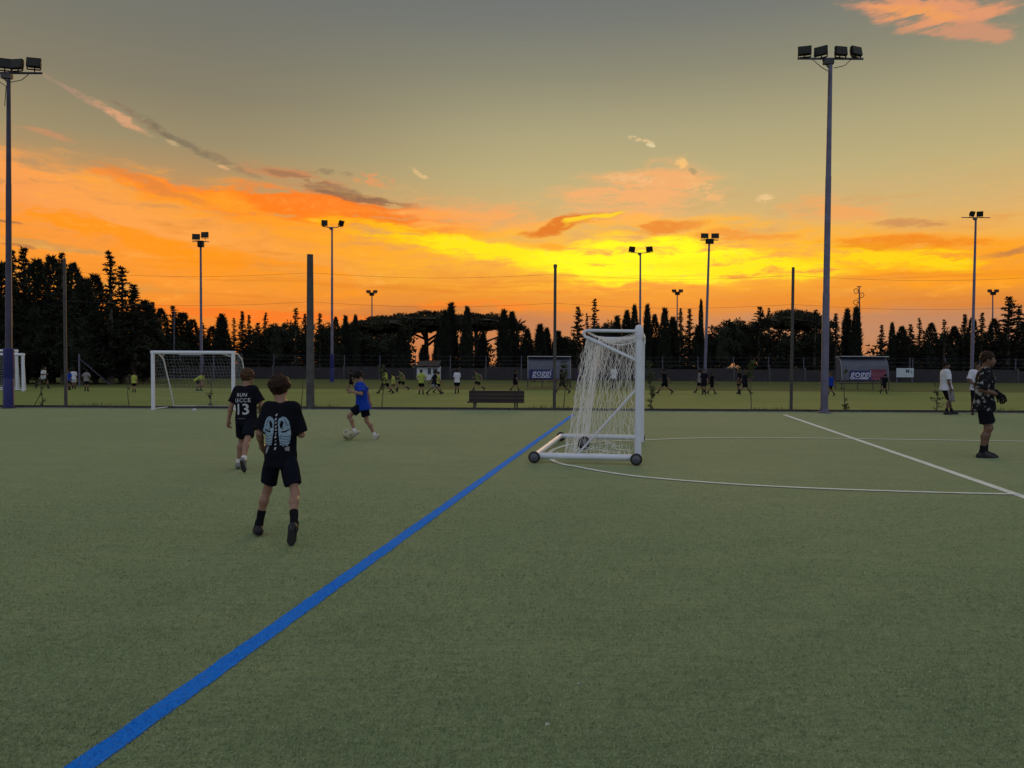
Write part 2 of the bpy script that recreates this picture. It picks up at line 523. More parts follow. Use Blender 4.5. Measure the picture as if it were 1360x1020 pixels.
M_wood = mat('dark brown planks', (.016, .008, .007), .6, noise=.35, nscale=6, nstretch=(1, 8, 8), bump=.3, bscale=20)
M_bark = mat('bark', (.07, .055, .042), .95, noise=.4, nscale=9, bump=.8, bscale=25)
M_fir = mat('fir needles', (.019, .022, .013), .85, noise=.4, nscale=1.6, spec=.15)
M_cyp = mat('cypress foliage', (.018, .021, .013), .85, noise=.4, nscale=1.6, spec=.15)
M_pine = mat('pine needles', (.030, .027, .015), .85, noise=.35, nscale=1.2, spec=.15)
M_leaf = mat('broad leaves', (.021, .024, .012), .8, noise=.4, nscale=1.5, spec=.2)
M_sapleaf = mat('sapling leaves', (.055, .065, .022), .8, noise=.4, nscale=7, spec=.2)

# ------------------------------------------------------------------ ground
KY = 23.3            # the kerb at the far edge of the turf
GZ = -0.12           # the grass field beyond lies a little lower
def sheet(x0, x1, y0, y1, z, nx=1, ny=1):
    xs = np.linspace(x0, x1, nx + 1); ys = np.linspace(y0, y1, ny + 1)
    v = [(x, y, z) for y in ys for x in xs]
    f = [(j * (nx + 1) + i, j * (nx + 1) + i + 1, (j + 1) * (nx + 1) + i + 1, (j + 1) * (nx + 1) + i) for j in range(ny) for i in range(nx)]
    return np.array(v), np.array(f)
M_turf = ground_mat('artificial turf', [
    ((1, 1, 1), 1, TURF1, 0, 1, 1),
    ((.09, .14, 1), 3, TURF2, .35, .7, .75),
    ((.9, 2.2, 1), 5, TURF3, .42, .72, .55),
    ((1.6, 22, 1), 5, TURF4, .47, .66, .55),
    ((9, 40, 1), 5, TURF4, .46, .66, .75),
    ((38, 110, 1), 4, TURF5, .48, .68, .7),
    ((110, 190, 1), 3, TURF6, .53, .72, .6),
], rough=.95, bump=.75, bscale=110.0, spec=.06, sheen=.05)
M_grass = ground_mat('mown grass', [
    ((1, 1, 1), 1, GRASS1, 0, 1, 1),
    ((.05, .22, 1), 4, GRASS2, .38, .66, .8),
    ((.4, 1.3, 1), 5, GRASS3, .45, .7, .6),
    ((3, 7, 1), 5, GRASS4, .48, .75, .6),
    ((14, 20, 1), 4, GRASS5, .5, .75, .3),
], rough=.95, bump=.35, bscale=9.0, spec=.06)
M_verge = ground_mat('darker grass verge', [
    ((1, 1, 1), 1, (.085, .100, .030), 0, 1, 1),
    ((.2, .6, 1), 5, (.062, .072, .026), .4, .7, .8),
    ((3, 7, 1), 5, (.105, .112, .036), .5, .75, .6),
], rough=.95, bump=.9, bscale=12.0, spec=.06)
M_earth = ground_mat('dry earth', [
    ((1, 1, 1), 1, (.09, .07, .045), 0, 1, 1),
    ((.1, .1, 1), 5, (.06, .06, .03), .4, .7, .8),
    ((2, 2, 1), 5, (.11, .09, .05), .5, .75, .5),
], rough=.95, bump=.6, bscale=6.0, spec=.06)
structure('ground', np_mesh('ground', *sheet(-900, 900, -900, 1500, GZ - .05), M_earth))
structure('turf_pitch', np_mesh('turf_pitch', *sheet(-70, 70, -40, KY - .14, 0.0), M_turf))
structure('grass_field', np_mesh('grass_field', *sheet(-75, 75, KY + .1, 45.6, GZ), M_grass))
structure('grass_verge', np_mesh('grass_verge', *sheet(-75, 75, 45.6, 74.5, GZ - .004), M_verge))  # far strip of grass, darker green than the field before it
kb = MB()
x = -70.0
while x < 70:
    kb.box((x + .5, KY - .08, -.05), (.992, .12, .13), Matrix.Rotation(R(random.uniform(-.15, .15)), 3, 'Y'))
    x += 1.0
structure('kerb', kb.mesh('kerb', M_kerbtop))
ke = MB()
x = -70.0
while x < 70:
    w = 2.0
    ke.box((x + w / 2, KY + .03, -.03), (w - .01, .06, .22 + random.uniform(-.012, .012)))
    x += w
structure('kerb_dark_strip', ke.mesh('kerb_dark_strip', M_kerb))  # narrow dark strip along the back of the pale kerb

# ------------------------------------------------------------------ painted lines
M_blue = ground_mat('blue turf fibre', [((1, 1, 1), 1, (.008, .195, .70), 0, 1, 1), ((6, 14, 1), 5, (.02, .19, .66), .45, .75, .7),
                                        ((60, 110, 1), 4, (.004, .09, .46), .46, .74, .8), ((140, 200, 1), 3, (.10, .28, .62), .54, .72, .7), ((22, 50, 1), 4, (.05, .11, .24), .52, .72, .75)], bump=.7, bscale=110.0)
M_wline = ground_mat('white turf fibre', [((1, 1, 1), 1, (.70, .71, .62), 0, 1, 1), ((5, 9, 1), 5, (.52, .54, .42), .45, .7, .8),
                                          ((60, 110, 1), 4, (.30, .32, .22), .48, .76, .6)], bump=.6, bscale=110.0)
M_chalk = ground_mat('faded chalk', [((1, 1, 1), 1, (.30, .31, .17), 0, 1, 1), ((2, 9, 1), 5, (.15, .17, .06), .42, .62, .95)], bump=.5, bscale=20.0)
def band(pts, w, z):
    """a flat strip along a ground polyline"""
    pts = [Vector((p[0], p[1], 0)) for p in pts]
    v, f = [], []
    for i, p in enumerate(pts):
        t = (pts[min(i + 1, len(pts) - 1)] - pts[max(i - 1, 0)]).normalized()
        n = Vector((-t.y, t.x, 0)) * (w / 2 + random.uniform(-.0035, .0035)) 
        p = p + Vector((-t.y, t.x, 0)) * random.uniform(-.0035, .0035)
        v += [(p.x + n.x, p.y + n.y, z), (p.x - n.x, p.y - n.y, z)]
        if i: f.append((2 * i - 2, 2 * i - 1, 2 * i + 1, 2 * i))
    return np.array(v), np.array(f)
def curve_pts(ctrl, n=14):
    """Catmull-Rom through ground points"""
    P = [np.array(p[:2], float) for p in ctrl]
    P = [2 * P[0] - P[1]] + P + [2 * P[-1] - P[-2]]
    out = []
    for i in range(1, len(P) - 2):
        for t in np.linspace(0, 1, n, endpoint=False):
            a, b, c, d = P[i - 1:i + 3]
            out.append(.5 * ((2 * b) + (c - a) * t + (2 * a - 5 * b + 4 * c - d) * t * t + (3 * b - a - 3 * c + d) * t ** 3))
    out.append(P[-2])
    return out
BL_A, BL_B = ground(107, 1020), ground(757, 554)
_bd = (BL_B - BL_A).normalized()
BLUE = (BL_A - _bd * 8, BL_B + _bd * 1.0)
BLUE_W = .114
structure('blue_line', np_mesh('blue_line', *band([BLUE[0].lerp(BLUE[1], t) for t in np.linspace(0, 1, 420)], BLUE_W - .008, .004), M_blue))
WL_A, WL_B = ground(1042, 551), ground(1362, 661)
_wd = (WL_B - WL_A).normalized()
structure('white_touch_line', np_mesh('white_touch_line', *band([WL_A.lerp(WL_B + _wd * 9, t) for t in np.linspace(0, 1, 260)], .112, .004), M_wline))
arc = [ground(*p) for p in [(1356, 657), (1270, 655.2), (1180, 652.6), (1090, 649.3), (1000, 645), (925, 640), (850, 633.5), (800, 626.5), (765, 620), (748, 617)]]
arc += [Vector((.62, 11.15, 0)), Vector((.60, 11.9, 0)), Vector((.80, 12.8, 0)), Vector((1.35, 13.7, 0))]
arc += [ground(*p) for p in [(862, 584.5), (930, 582), (1010, 581.5), (1100, 582.5), (1200, 584), (1300, 585.5), (1420, 587.5)]]
structure('white_area_line', np_mesh('white_area_line', *band(curve_pts(arc), .078, .008), M_wline))
structure('far_touch_line', np_mesh('far_touch_line', *band([(-60, 33.6), (60, 33.6)], .10, GZ + .004), M_chalk))
structure('far_goal_line', np_mesh('far_goal_line', *band([(-60, 45.4), (60, 45.4)], .12, GZ + .004), M_chalk))

# ------------------------------------------------------------------ turf fibres near the camera (past telling apart)
def fibres(n, y0, y1, hmin, hmax, wid, rng):
    u = rng.random(n)
    y = y0 * (y1 / y0) ** u                      # denser close by
    x = (rng.random(n) * 2 - 1) * (y * .74 + .4)
    a = rng.random(n) * 2 * np.pi
    clump = np.sin(x * 3.1 + np.sin(y * 2.3) * 2) * np.sin(y * 4.7 + np.sin(x * 1.9) * 2)
    h = (hmin + (hmax - hmin) * rng.random(n)) * (1 + .25 * clump)
    w = wid * (.6 + .8 * rng.random(n)) * (.7 + .12 * y)
    h = h * np.clip((y1 + 1.5 - y) / 5.0, .12, 1) * np.where(rng.random(n) < (y - 4.5) / (y1 - 4.5), .02, 1)
    lx = np.cos(a * 3.3) * h * .9 + h * .25; ly = np.sin(a * 5.1) * h * .9
    dx, dy = np.cos(a) * w / 2, np.sin(a) * w / 2
    z = np.zeros(n)
    v = np.stack([np.stack([x - dx, y - dy, z], 1), np.stack([x + dx, y + dy, z], 1), np.stack([x + lx, y + ly, h], 1)], 1)
    d = np.abs((x - BL_A.x) * _bd.y - (y - BL_A.y) * _bd.x)
    return v, d + rng.normal(0, .007, n) < BLUE_W / 2 - .004
def tri_mesh(name, v, m):
    return np_mesh(name, v.reshape(-1, 3), np.arange(len(v) * 3).reshape(-1, 3), m)
fv, fb = fibres(380000, 2.35, 11.0, .006, .014, .0032, RNG)
M_fib = ground_mat('turf fibres', [((1, 1, 1), 1, TURF1, 0, 1, 1), ((.09, .14, 1), 3, TURF2, .35, .7, .75), ((.9, 2.2, 1), 5, TURF3, .42, .72, .55),
                                   ((16, 40, 1), 4, FIB1, .44, .60, .9), ((70, 120, 1), 2, FIB2, .53, .64, .8)], bump=0.0, spec=.1)
tag(link('turf_fibres', tri_mesh('turf_fibres', fv[~fb], M_fib)), kind='stuff')
tag(link('blue_line_fibres', tri_mesh('blue_line_fibres', fv[fb], M_blue)), kind='stuff')
# weeds along the kerb
wv = []
for i in range(2600):
    cx = RNG.uniform(-19, 19)
    dense = .5 + .5 * math.sin(cx * 1.3) * math.sin(cx * .47 + 1)
    if RNG.random() > dense * .8 + .1: continue
    cy = KY + .12 + abs(RNG.normal(0, .16))
    for k in range(4):
        a = RNG.uniform(0, 6.28); h = RNG.uniform(.06, .22) * (.5 + dense); w = RNG.uniform(.008, .02)
        bx, by = cx + RNG.normal(0, .05), cy + RNG.normal(0, .04)
        wv.append([(bx - w * math.cos(a), by - w * math.sin(a), GZ), (bx + w * math.cos(a), by + w * math.sin(a), GZ), (bx + RNG.normal(0, .06), by + RNG.normal(0, .06), GZ + h)])
tag(link('weeds', tri_mesh('weeds', np.array(wv), M_sapleaf)), kind='stuff')
# ------------------------------------------------------------------ boundary wall and mesh fence behind the grass field
WY = 73.0
BAY = 3.5
wall = thing('boundary_wall', 'low grey concrete panel wall along the far side of the grass field', 'wall', (0, WY, GZ))
pm = [MB().box((0, 0, .66), (BAY - .16, .10, 1.28)).mesh('wall_panel', M_conc), MB().box((0, 0, .60), (BAY - .16, .10, 1.16)).mesh('wall_panel', M_conc)]
qm = MB().box((0, 0, .70), (.16, .18, 1.40)).mesh('wall_post', M_concpost)
fence = thing('wire_fence', 'tall wire fence on thin pale posts standing behind the low concrete wall', 'fence', (0, WY + .3, GZ))
fm = MB().tube([(0, 0, 0), (0, 0, 2.42)], .045, 8).mesh('fence_post', M_galv, True)
XW = at(551, 490, WY).x
kx = -17
for k in range(-17, 19):
    xx = XW + k * BAY
    o = link('wall_panel', pm[k % 2], wall, (xx + BAY / 2, 0, 0)); o.rotation_euler = (R(random.uniform(-1, 1)), 0, 0)
    link('wall_post', qm, wall, (xx, 0, 0))
    o = link('fence_post', fm, fence, (xx, 0, 0)); o.rotation_euler = (0, R(random.uniform(-.8, .8)), 0)
for z in (1.55, 1.95, 2.36):
    part('fence_wire', MB().tube([(XW + k * BAY, -.05, z + (.0 if k % 2 == 0 else -.02)) for k in range(-17, 20)], .006, 5), M_galv, fence)
# woven wire: one mesh of thin diagonal strands
sv = []
mbn = MB()
for k in range(-17 * 8, 19 * 8):
    x0 = XW + k * BAY / 8
    for s in (-1, 1):
        mbn.tube([(x0, -.06, 1.36), (x0 + s * 1.0, -.06, 2.34)], .0022, 3, cap=False)
o = part('wire_mesh', mbn, M_darkpole, fence); o['kind'] = 'stuff'

# ------------------------------------------------------------------ trees
TR = np.random.default_rng(21)
def unit(v):
    return v / np.maximum(np.linalg.norm(v, axis=-1, keepdims=True), 1e-9)
def blades(p, d, L, W, rng, twist=None):
    """thin leaf triangles: base at p, pointing along d"""
    n = len(p)
    d = unit(d)
    s = unit(np.cross(d, unit(rng.normal(size=(n, 3)))))
    L = np.broadcast_to(np.asarray(L, float), (n,))[:, None]; W = np.broadcast_to(np.asarray(W, float), (n,))[:, None]
    return np.stack([p - s * W / 2, p + s * W / 2, p + d * L], 1)
def quads_clump(c, r, n, size, rng, flat=1.0):
    """leaf-sized triangles scattered through a lumpy ball"""
    d = unit(rng.normal(size=(n, 3)))
    rr = r * rng.random(n) ** .45
    p = c + d * rr[:, None] * np.array([1, 1, flat])
    return blades(p, d + rng.normal(size=(n, 3)) * .8, size * rng.uniform(.6, 1.4, n), size * .6, rng)
def shell(c, rx, ry, rz, seg, rng, jit=.12):
    """a lumpy closed core inside dense foliage"""
    vs, fs = [], []
    rows = seg // 2
    for i in range(rows + 1):
        th = math.pi * i / rows
        for j in range(seg):
            ph = 2 * math.pi * j / seg
            k = 1 + rng.normal(0, jit)
            vs.append((c[0] + rx * k * math.sin(th) * math.cos(ph), c[1] + ry * k * math.sin(th) * math.sin(ph), c[2] + rz * math.cos(th) * (1 + .3 * (k - 1))))
    tri = []
    for i in range(rows):
        for j in range(seg):
            a, b = i * seg + j, i * seg + (j + 1) % seg
            tri += [(vs[a], vs[b], vs[b + seg]), (vs[a], vs[b + seg], vs[a + seg])]
    return np.array(tri)

def fir_proto(seed, H=8.0, R0=1.5, dens=1.0, ragged=1.0, base=.10):
    """open conifer: whorls of branches with drooping sprays, ragged outline"""
    rng = np.random.default_rng(seed)
    T = []
    lv = int(34 * dens)
    core = []
    for i in range(lv):
        t = base + (1 - base) * (i / (lv - 1)) ** .92
        z = H * t
        k = rng.integers(4, 7)
        env = R0 * ((1 - t) ** .88 * .96 + .04) * (1 + .35 * ragged * rng.normal() * .7)
        for b in range(k):
            a = rng.uniform(0, 2 * math.pi)
            L = max(.06, env * rng.uniform(.55, 1.2 + .25 * ragged))
            up = rng.uniform(-.1, .35) + .25 * t
            d = np.array([math.cos(a), math.sin(a), up]); d /= np.linalg.norm(d)
            m = max(3, int(L * 9))
            s = np.linspace(.15, 1, m)
            p = np.array([0, 0, z]) + d * (s * L)[:, None] + np.array([0, 0, -1]) * ((s ** 2) * L * .12)[:, None]
            for side in range(3):
                dd = d * .8 + rng.normal(size=(m, 3)) * .55 + np.array([0, 0, .10])
                T.append(blades(p, dd, .37 * (1.15 - .5 * s) * (1.08 - .38 * t), .14 * (1.08 - .28 * t), rng))
        # twig at the trunk
        q = np.repeat(np.array([[0, 0, z]]), 4, 0)
        T.append(blades(q + rng.normal(size=(4, 3)) * .05, rng.normal(size=(4, 3)) + [0, 0, .8], .42 * (1.1 - .55 * t), .14 * (1.1 - .4 * t), rng))
    # leader
    q = np.stack([np.zeros(16), np.zeros(16), np.linspace(H * .88, H * .985, 16)], 1)
    T.append(blades(q, rng.normal(size=(16, 3)) * .45 + [0, 0, 1.2], np.linspace(.24, .13, 16), .055, rng))
    return np.concatenate(T), H
def dense_proto(seed, H=8.0, R0=1.7):
    """dense dark conical conifer"""
    rng = np.random.default_rng(seed)
    T = [shell((0, 0, H * .34), R0 * .62, R0 * .62, H * .30, 12, rng, .16)]
    N = 2600
    t = rng.random(N) ** 1.25
    lob = 1 + .22 * np.sin(t * 34 + seed) * rng.random(N)
    r = R0 * (np.minimum(1, (t + .03) * 6) * (1 - t) ** .72 + .02) * lob
    a = rng.uniform(0, 2 * np.pi, N)
    lump = 1 + .25 * np.sin(a * 3 + t * 9 + seed) + .12 * np.sin(a * 7 - t * 23)
    rr = r * lump * rng.uniform(.72, 1.08, N)
    p = np.stack([np.cos(a) * rr, np.sin(a) * rr, H * (.06 + .93 * t)], 1)
    d = np.stack([np.cos(a), np.sin(a), .3 + .9 * t], 1) + rng.normal(size=(N, 3)) * .45
    T.append(blades(p, d, rng.uniform(.26, .58, N) * (1.08 - .25 * t), .18 * (1.08 - .2 * t), rng))
    q = np.stack([np.zeros(18), np.zeros(18), np.linspace(H * .88, H * .99, 18)], 1)
    T.append(blades(q, rng.normal(size=(18, 3)) * .4 + [0, 0, 1.2], np.linspace(.32, .14, 18), .07, rng))
    return np.concatenate(T), H
def cypress_proto(seed, H=8.0, R0=.75):
    rng = np.random.default_rng(seed)
    T = [shell((0, 0, H * .40), R0 * .62, R0 * .62, H * .38, 10, rng, .10)]
    N = 2300
    t = rng.random(N)
    prof = np.clip(np.minimum(1, (t + .02) * 5) * (1 - t) ** .72 * (1 + .45 * t), 0, 1)
    a = rng.uniform(0, 2 * np.pi, N)
    lump = 1 + .16 * np.sin(a * 2 + t * 14 + seed) + .10 * np.sin(a * 5 - t * 31)
    rr = R0 * prof * lump * rng.uniform(.75, 1.05, N)
    p = np.stack([np.cos(a) * rr, np.sin(a) * rr, H * (.03 + .95 * t)], 1)
    d = np.stack([np.cos(a) * .45, np.sin(a) * .45, np.full(N, 1.0)], 1) + rng.normal(size=(N, 3)) * .25
    T.append(blades(p, d, rng.uniform(.25, .6, N), .13, rng))
    q = np.stack([np.zeros(10), np.zeros(10), np.linspace(H * .93, H * .985, 10)], 1)
    T.append(blades(q, rng.normal(size=(10, 3)) * .25 + [0, 0, 1.0], .3, .07, rng))
    return np.concatenate(T), H
def round_proto(seed, H=7.0, R0=2.1):
    rng = np.random.default_rng(seed)
    T = [shell((0, 0, H * .5), R0 * .55, R0 * .55, H * .30, 12, rng, .2)]
    for k in range(34):
        d = unit(rng.normal(size=3)); d[2] = d[2] * .8 + .15
        c = np.array([0, 0, H * .52]) + d * np.array([R0 * .85, R0 * .85, H * .40]) * rng.uniform(.75, 1.02)
        T.append(quads_clump(c, rng.uniform(.45, .8), 90, .3, rng, .8))
    return np.concatenate(T), H
def umbrella_proto(seed, H=8.0, R0=5.0):
    """stone pine: flat wide canopy carried on a bare forked trunk"""
    rng = np.random.default_rng(seed)
    T = [shell((0, 0, H * .82), R0 * .80, R0 * .80, H * .095, 18, rng, .16)]
    for k in range(230):
        r = R0 * math.sqrt(rng.random()); a = rng.uniform(0, 6.283)
        ed = 1 - (r / R0) ** 2.6
        z = H * (.74 + .215 * ed * rng.uniform(.1, 1.0))
        c = np.array([math.cos(a) * r, math.sin(a) * r, z])
        n = 62
        d = unit(rng.normal(size=(n, 3))); d[:, 2] = d[:, 2] * .6 + .35
        p = c + d * (rng.random(n) ** .5 * .62)[:, None] * np.array([1, 1, .55])
        T.append(blades(p, d + rng.normal(size=(n, 3)) * .4, rng.uniform(.18, .4, n), .16, rng))
    return np.concatenate(T), H
def trunk_mesh(name, H, r, forks=0, R0=0, seed=0):
    rng = np.random.default_rng(seed + 77)
    mb = MB()
    z = np.linspace(-.05, H, 7)
    wob = np.cumsum(rng.normal(0, .05, 7)) * (1 if forks else .35); wob[0] = 0
    mb.tube([(wob[i], wob[6 - i] * .3, z[i]) for i in range(7)], [r * (1.2 - 1.08 * i / 6) if not forks else r * (1.15 - .4 * i / 6) for i in range(7)], 8)
    for k in range(forks):
        a = 2 * math.pi * k / forks + rng.uniform(-.3, .3); L = R0 * rng.uniform(.4, .75)
        s = Vector((wob[4], wob[2] * .3, H * rng.uniform(.62, .8)))
        mb.tube([s, s + Vector((math.cos(a) * L * .35, math.sin(a) * L * .35, H * .12)), s + Vector((math.cos(a) * L * .75, math.sin(a) * L * .75, H * .24)), s + Vector((math.cos(a) * L, math.sin(a) * L, H * .36))], [r * .6, r * .5, r * .34, r * .15], 6)
    return mb.mesh(name, M_bark, True)

PROTO = {}
for key, fn, args, m, th, tr in [
    ('F', fir_proto, [(1,), (2, 8, 1.3, .9, 1.3), (3, 8, 1.7, 1.0, 1.1), (4, 8, 1.15, .8, 1.5), (14, 8, 1.5, .75, 1.8)], M_fir, .98, .16),
    ('D', dense_proto, [(5,), (6, 8, 1.5), (7, 8, 1.9), (15, 8, 1.6)], M_fir, .6, .18),
    ('C', cypress_proto, [(8,), (9, 8, .62), (10, 8, .85)], M_cyp, .5, .14),
    ('R', round_proto, [(11,), (12, 7, 2.3), (16, 7, 1.9)], M_leaf, .6, .2)]:
    PROTO[key] = []
    for a in args:
        v, H = fn(*a)
        w = np.percentile(np.abs(v[:, :, 0]), 97) * 2
        PROTO[key].append((tri_mesh('crown', v, m), trunk_mesh('trunk', H * th, tr, seed=a[0]), H, w))
PROTO['U'] = []
for sd in (31, 32, 33):
    v, H = umbrella_proto(sd)
    PROTO['U'].append((tri_mesh('crown', v, M_pine), trunk_mesh('trunk', H * .72, .26, 5, 5.0, sd), H, 10.0))

TREE_KIND = {'F': ('fir_tree', 'ragged open-branched conifer', 'ragged conifers', 'conifer tree'),
             'D': ('conifer_tree', 'dense dark cone-shaped conifer', 'dense cone-shaped conifers', 'conifer tree'),
             'C': ('cypress_tree', 'slim pointed cypress', 'slim cypresses', 'cypress tree'),
             'R': ('broadleaf_tree', 'round bushy dark tree', 'round bushy trees', 'tree'),
             'U': ('umbrella_pine', 'flat-topped umbrella pine', 'umbrella pines', 'pine tree')}
# photograph column, top row, width, kind, distance
TREES = [(-22, 346, 72, 'D', 52), (4, 350, 60, 'D', 54), (17, 335, 56, 'F', 52), (33, 332, 62, 'F', 55), (51, 346, 58, 'D', 53), (70, 342, 60, 'D', 55), (84, 339, 50, 'F', 52),
         (98, 352, 56, 'D', 54), (112, 371, 54, 'D', 52), (127, 366, 56, 'D', 55), (147, 337, 74, 'F', 53), (163, 357, 62, 'F', 55), (178, 380, 66, 'F', 54), (192, 400, 54, 'D', 60),
         (203, 403, 36, 'F', 79), (214, 411, 34, 'D', 78), (230, 408, 36, 'F', 80), (243, 416, 40, 'D', 78), (256, 425, 36, 'D', 80), (269, 430, 36, 'F', 78), (282, 434, 28, 'D', 80),
         (295, 418, 23, 'C', 77), (311, 424, 22, 'F', 80), (322, 415, 26, 'F', 78), (331, 420, 22, 'F', 81), (343, 430, 28, 'F', 78), (353, 417, 28, 'F', 80), (366, 429, 32, 'R', 79),
         (379, 424, 36, 'R', 81), (393, 411, 32, 'F', 78), (405, 418, 24, 'F', 80), (425, 418, 28, 'F', 78), (436, 425, 30, 'R', 80), (446, 422, 20, 'D', 78), (459, 420, 13, 'C', 80), (472, 419, 12, 'C', 80),
         (470, 440, 40, 'R', 82), (492, 442, 42, 'R', 83), (514, 440, 44, 'R', 82), (533, 438, 20, 'C', 78),
         (478, 431, 76, 'U', 94), (516, 421, 110, 'U', 92), (566, 415, 130, 'U', 95), (634, 417, 116, 'U', 93),
         (563, 458, 15, 'C', 79), (582, 440, 16, 'C', 80), (591, 413, 17, 'C', 78), (599, 403, 19, 'C', 80), (620, 408, 17, 'C', 78), (641, 440, 15, 'C', 80), (669, 412, 18, 'C', 78), (680, 415, 20, 'C', 80),
         (700, 438, 18, 'C', 79), (717, 431, 18, 'C', 78), (726, 436, 16, 'C', 80), (741, 440, 20, 'C', 79), (752, 446, 26, 'R', 80), (767, 409, 28, 'F', 78), (779, 418, 22, 'F', 80), (789, 399, 30, 'F', 78),
         (804, 424, 38, 'R', 80), (819, 420, 16, 'C', 78), (832, 413, 18, 'C', 80), (842, 406, 14, 'C', 78), (859, 405, 13, 'C', 79), (869, 418, 20, 'D', 80), (882, 410, 18, 'C', 78), (893, 422, 20, 'C', 80),
         (903, 411, 22, 'F', 78), (915, 412, 28, 'F', 80), (930, 399, 9, 'C', 79), (927, 432, 18, 'C', 78), (945, 440, 26, 'R', 80), (962, 424, 44, 'R', 79), (986, 421, 46, 'R', 81), (1008, 409, 36, 'F', 78), (1020, 411, 26, 'F', 80),
         (1052, 413, 92, 'U', 84), (1042, 440, 40, 'R', 80), (1068, 442, 36, 'R', 81), (1082, 413, 30, 'F', 78), (1097, 432, 26, 'D', 80), (1109, 418, 28, 'F', 78), (1124, 411, 16, 'C', 80), (1136, 408, 16, 'C', 78),
         (1170, 433, 24, 'F', 78), (1184, 429, 11, 'C', 79), (1197, 434, 26, 'D', 80), (1208, 432, 24, 'F', 78), (1220, 424, 28, 'F', 80), (1236, 430, 28, 'D', 79), (1253, 426, 26, 'F', 78), (1266, 434, 26, 'D', 80),
         (1280, 419, 28, 'F', 79), (1290, 423, 24, 'D', 81), (1303, 417, 26, 'F', 78), (1319, 424, 28, 'D', 80), (1338, 396, 48, 'F', 77), (1352, 409, 38, 'F', 79), (1368, 414, 44, 'D', 78), (1390, 408, 46, 'F', 80)]
LANDMARKS = [(12, 'the tall mast with the blue pad'), (266, 'the lamp mast above the left goal'), (411, 'the thick dark concrete post'), (494, 'the small far lamp mast'), (588, 'the white hut'),
             (737, 'the thin fence post beside the first dugout'), (850, 'the white wheeled goal'), (941, 'the three-lamp mast'), (1053, 'the thin fence post beside the tallest mast'), (1097, 'the tallest lamp mast'),
             (1141, 'the aerial mast'), (1294, 'the crossbar lamp mast on the right')]
ORD = ['first', 'second', 'third', 'fourth', 'fifth', 'sixth', 'seventh', 'eighth', 'ninth', 'tenth', 'eleventh', 'twelfth', 'thirteenth', 'fourteenth', 'fifteenth', 'sixteenth']
_cnt = {}
_i = {}
for px, ty, wd, kd, d in sorted(TREES):
    lms = [l for l in LANDMARKS if l[0] <= px]
    key = (kd, lms[-1][1] if lms else None)
    _cnt[key] = _cnt.get(key, 0) + 1
    _i[kd] = _i.get(kd, -1) + 1
    nm, desc, grp, cat = TREE_KIND[kd]
    if lms:
        lab = '%s, %s one right of %s' % (desc, ORD[_cnt[key] - 1], lms[-1][1])
    else:
        lab = '%s half out of view, %s one left of the padded mast' % (desc, ORD[_cnt[key] - 1])
    crown, trunk, H0, w0 = PROTO[kd][_i[kd] % len(PROTO[kd])]
    top = at(px, ty, d)
    b = at(px, 490, d)
    H = top.z - GZ
    t = thing(nm, lab, cat, (b.x, d, GZ), TR.uniform(0, 6.28), grp)
    sx = wd / F_PX * d / w0 * (1.14 if kd in 'FD' else 1.05) * (.94 if px < 180 else 1)
    sz = H / H0 * (1.0 if kd != 'U' else 1.03)
    if kd in 'R': sz *= 1.04
    oc = link('crown', crown, t); ot = link('trunk', trunk, t)
    oc.scale = (sx, sx, sz); ot.scale = (max(.8, min(1.5, sx)),) * 2 + (sz,)
    if kd == 'U': ot.scale = (sx, sx, sz)
# undergrowth and the further wood behind the wall, one dark mass with gaps
def wood(px0, px1, ty, d, dens, rng, T, jag=8):
    x0, x1 = at(px0, 480, d).x, at(px1, 480, d).x
    n = max(2, int((x1 - x0) * dens))
    for i in range(n):
        x = rng.uniform(x0, x1); u = (x - x0) / (x1 - x0)
        px = px0 + u * (px1 - px0)
        h = at(px, ty + rng.uniform(0, jag), d).z - GZ
        for z in np.arange(.4, h, .62):
            r = rng.uniform(.5, .95)
            T.append(quads_clump(np.array([x + rng.normal(0, .3), d + rng.uniform(-1.2, 1.2), GZ + min(z, h - .35)]), r, 34, .42, rng, .8))
Tw = []
wr = np.random.default_rng(5)
for a in [(-60, 205, 415, 64, .95), (190, 300, 440, 86, .8), (300, 345, 452, 86, .55), (345, 480, 444, 86, .8), (470, 540, 438, 87, 1.2), (540, 575, 474, 84, .8), (575, 623, 443, 86, 1.1), (622, 668, 468, 86, .8), (638, 648, 441, 86, 1.2), (664, 700, 442, 86, 1.0), (455, 545, 426, 90, 1.2), (598, 622, 424, 90, 1.1), (664, 692, 424, 90, 1.1), (985, 1092, 427, 88, 1.3), (305, 470, 434, 90, .9), (1180, 1330, 440, 90, .9),
          (700, 860, 448, 86, .7), (855, 950, 446, 87, .7), (945, 1095, 440, 86, .8), (1090, 1145, 450, 86, .8), (1143, 1164, 476, 86, .8), (1162, 1240, 452, 86, .7), (1235, 1420, 446, 87, .8)]:
    wood(*a, wr, Tw)
tag(link('woodland', tri_mesh('woodland', np.concatenate(Tw), M_fir)), kind='stuff')

M_steel = mat('weathered mast steel', (.045, .040, .062), .6, .5, noise=.25, nscale=3)
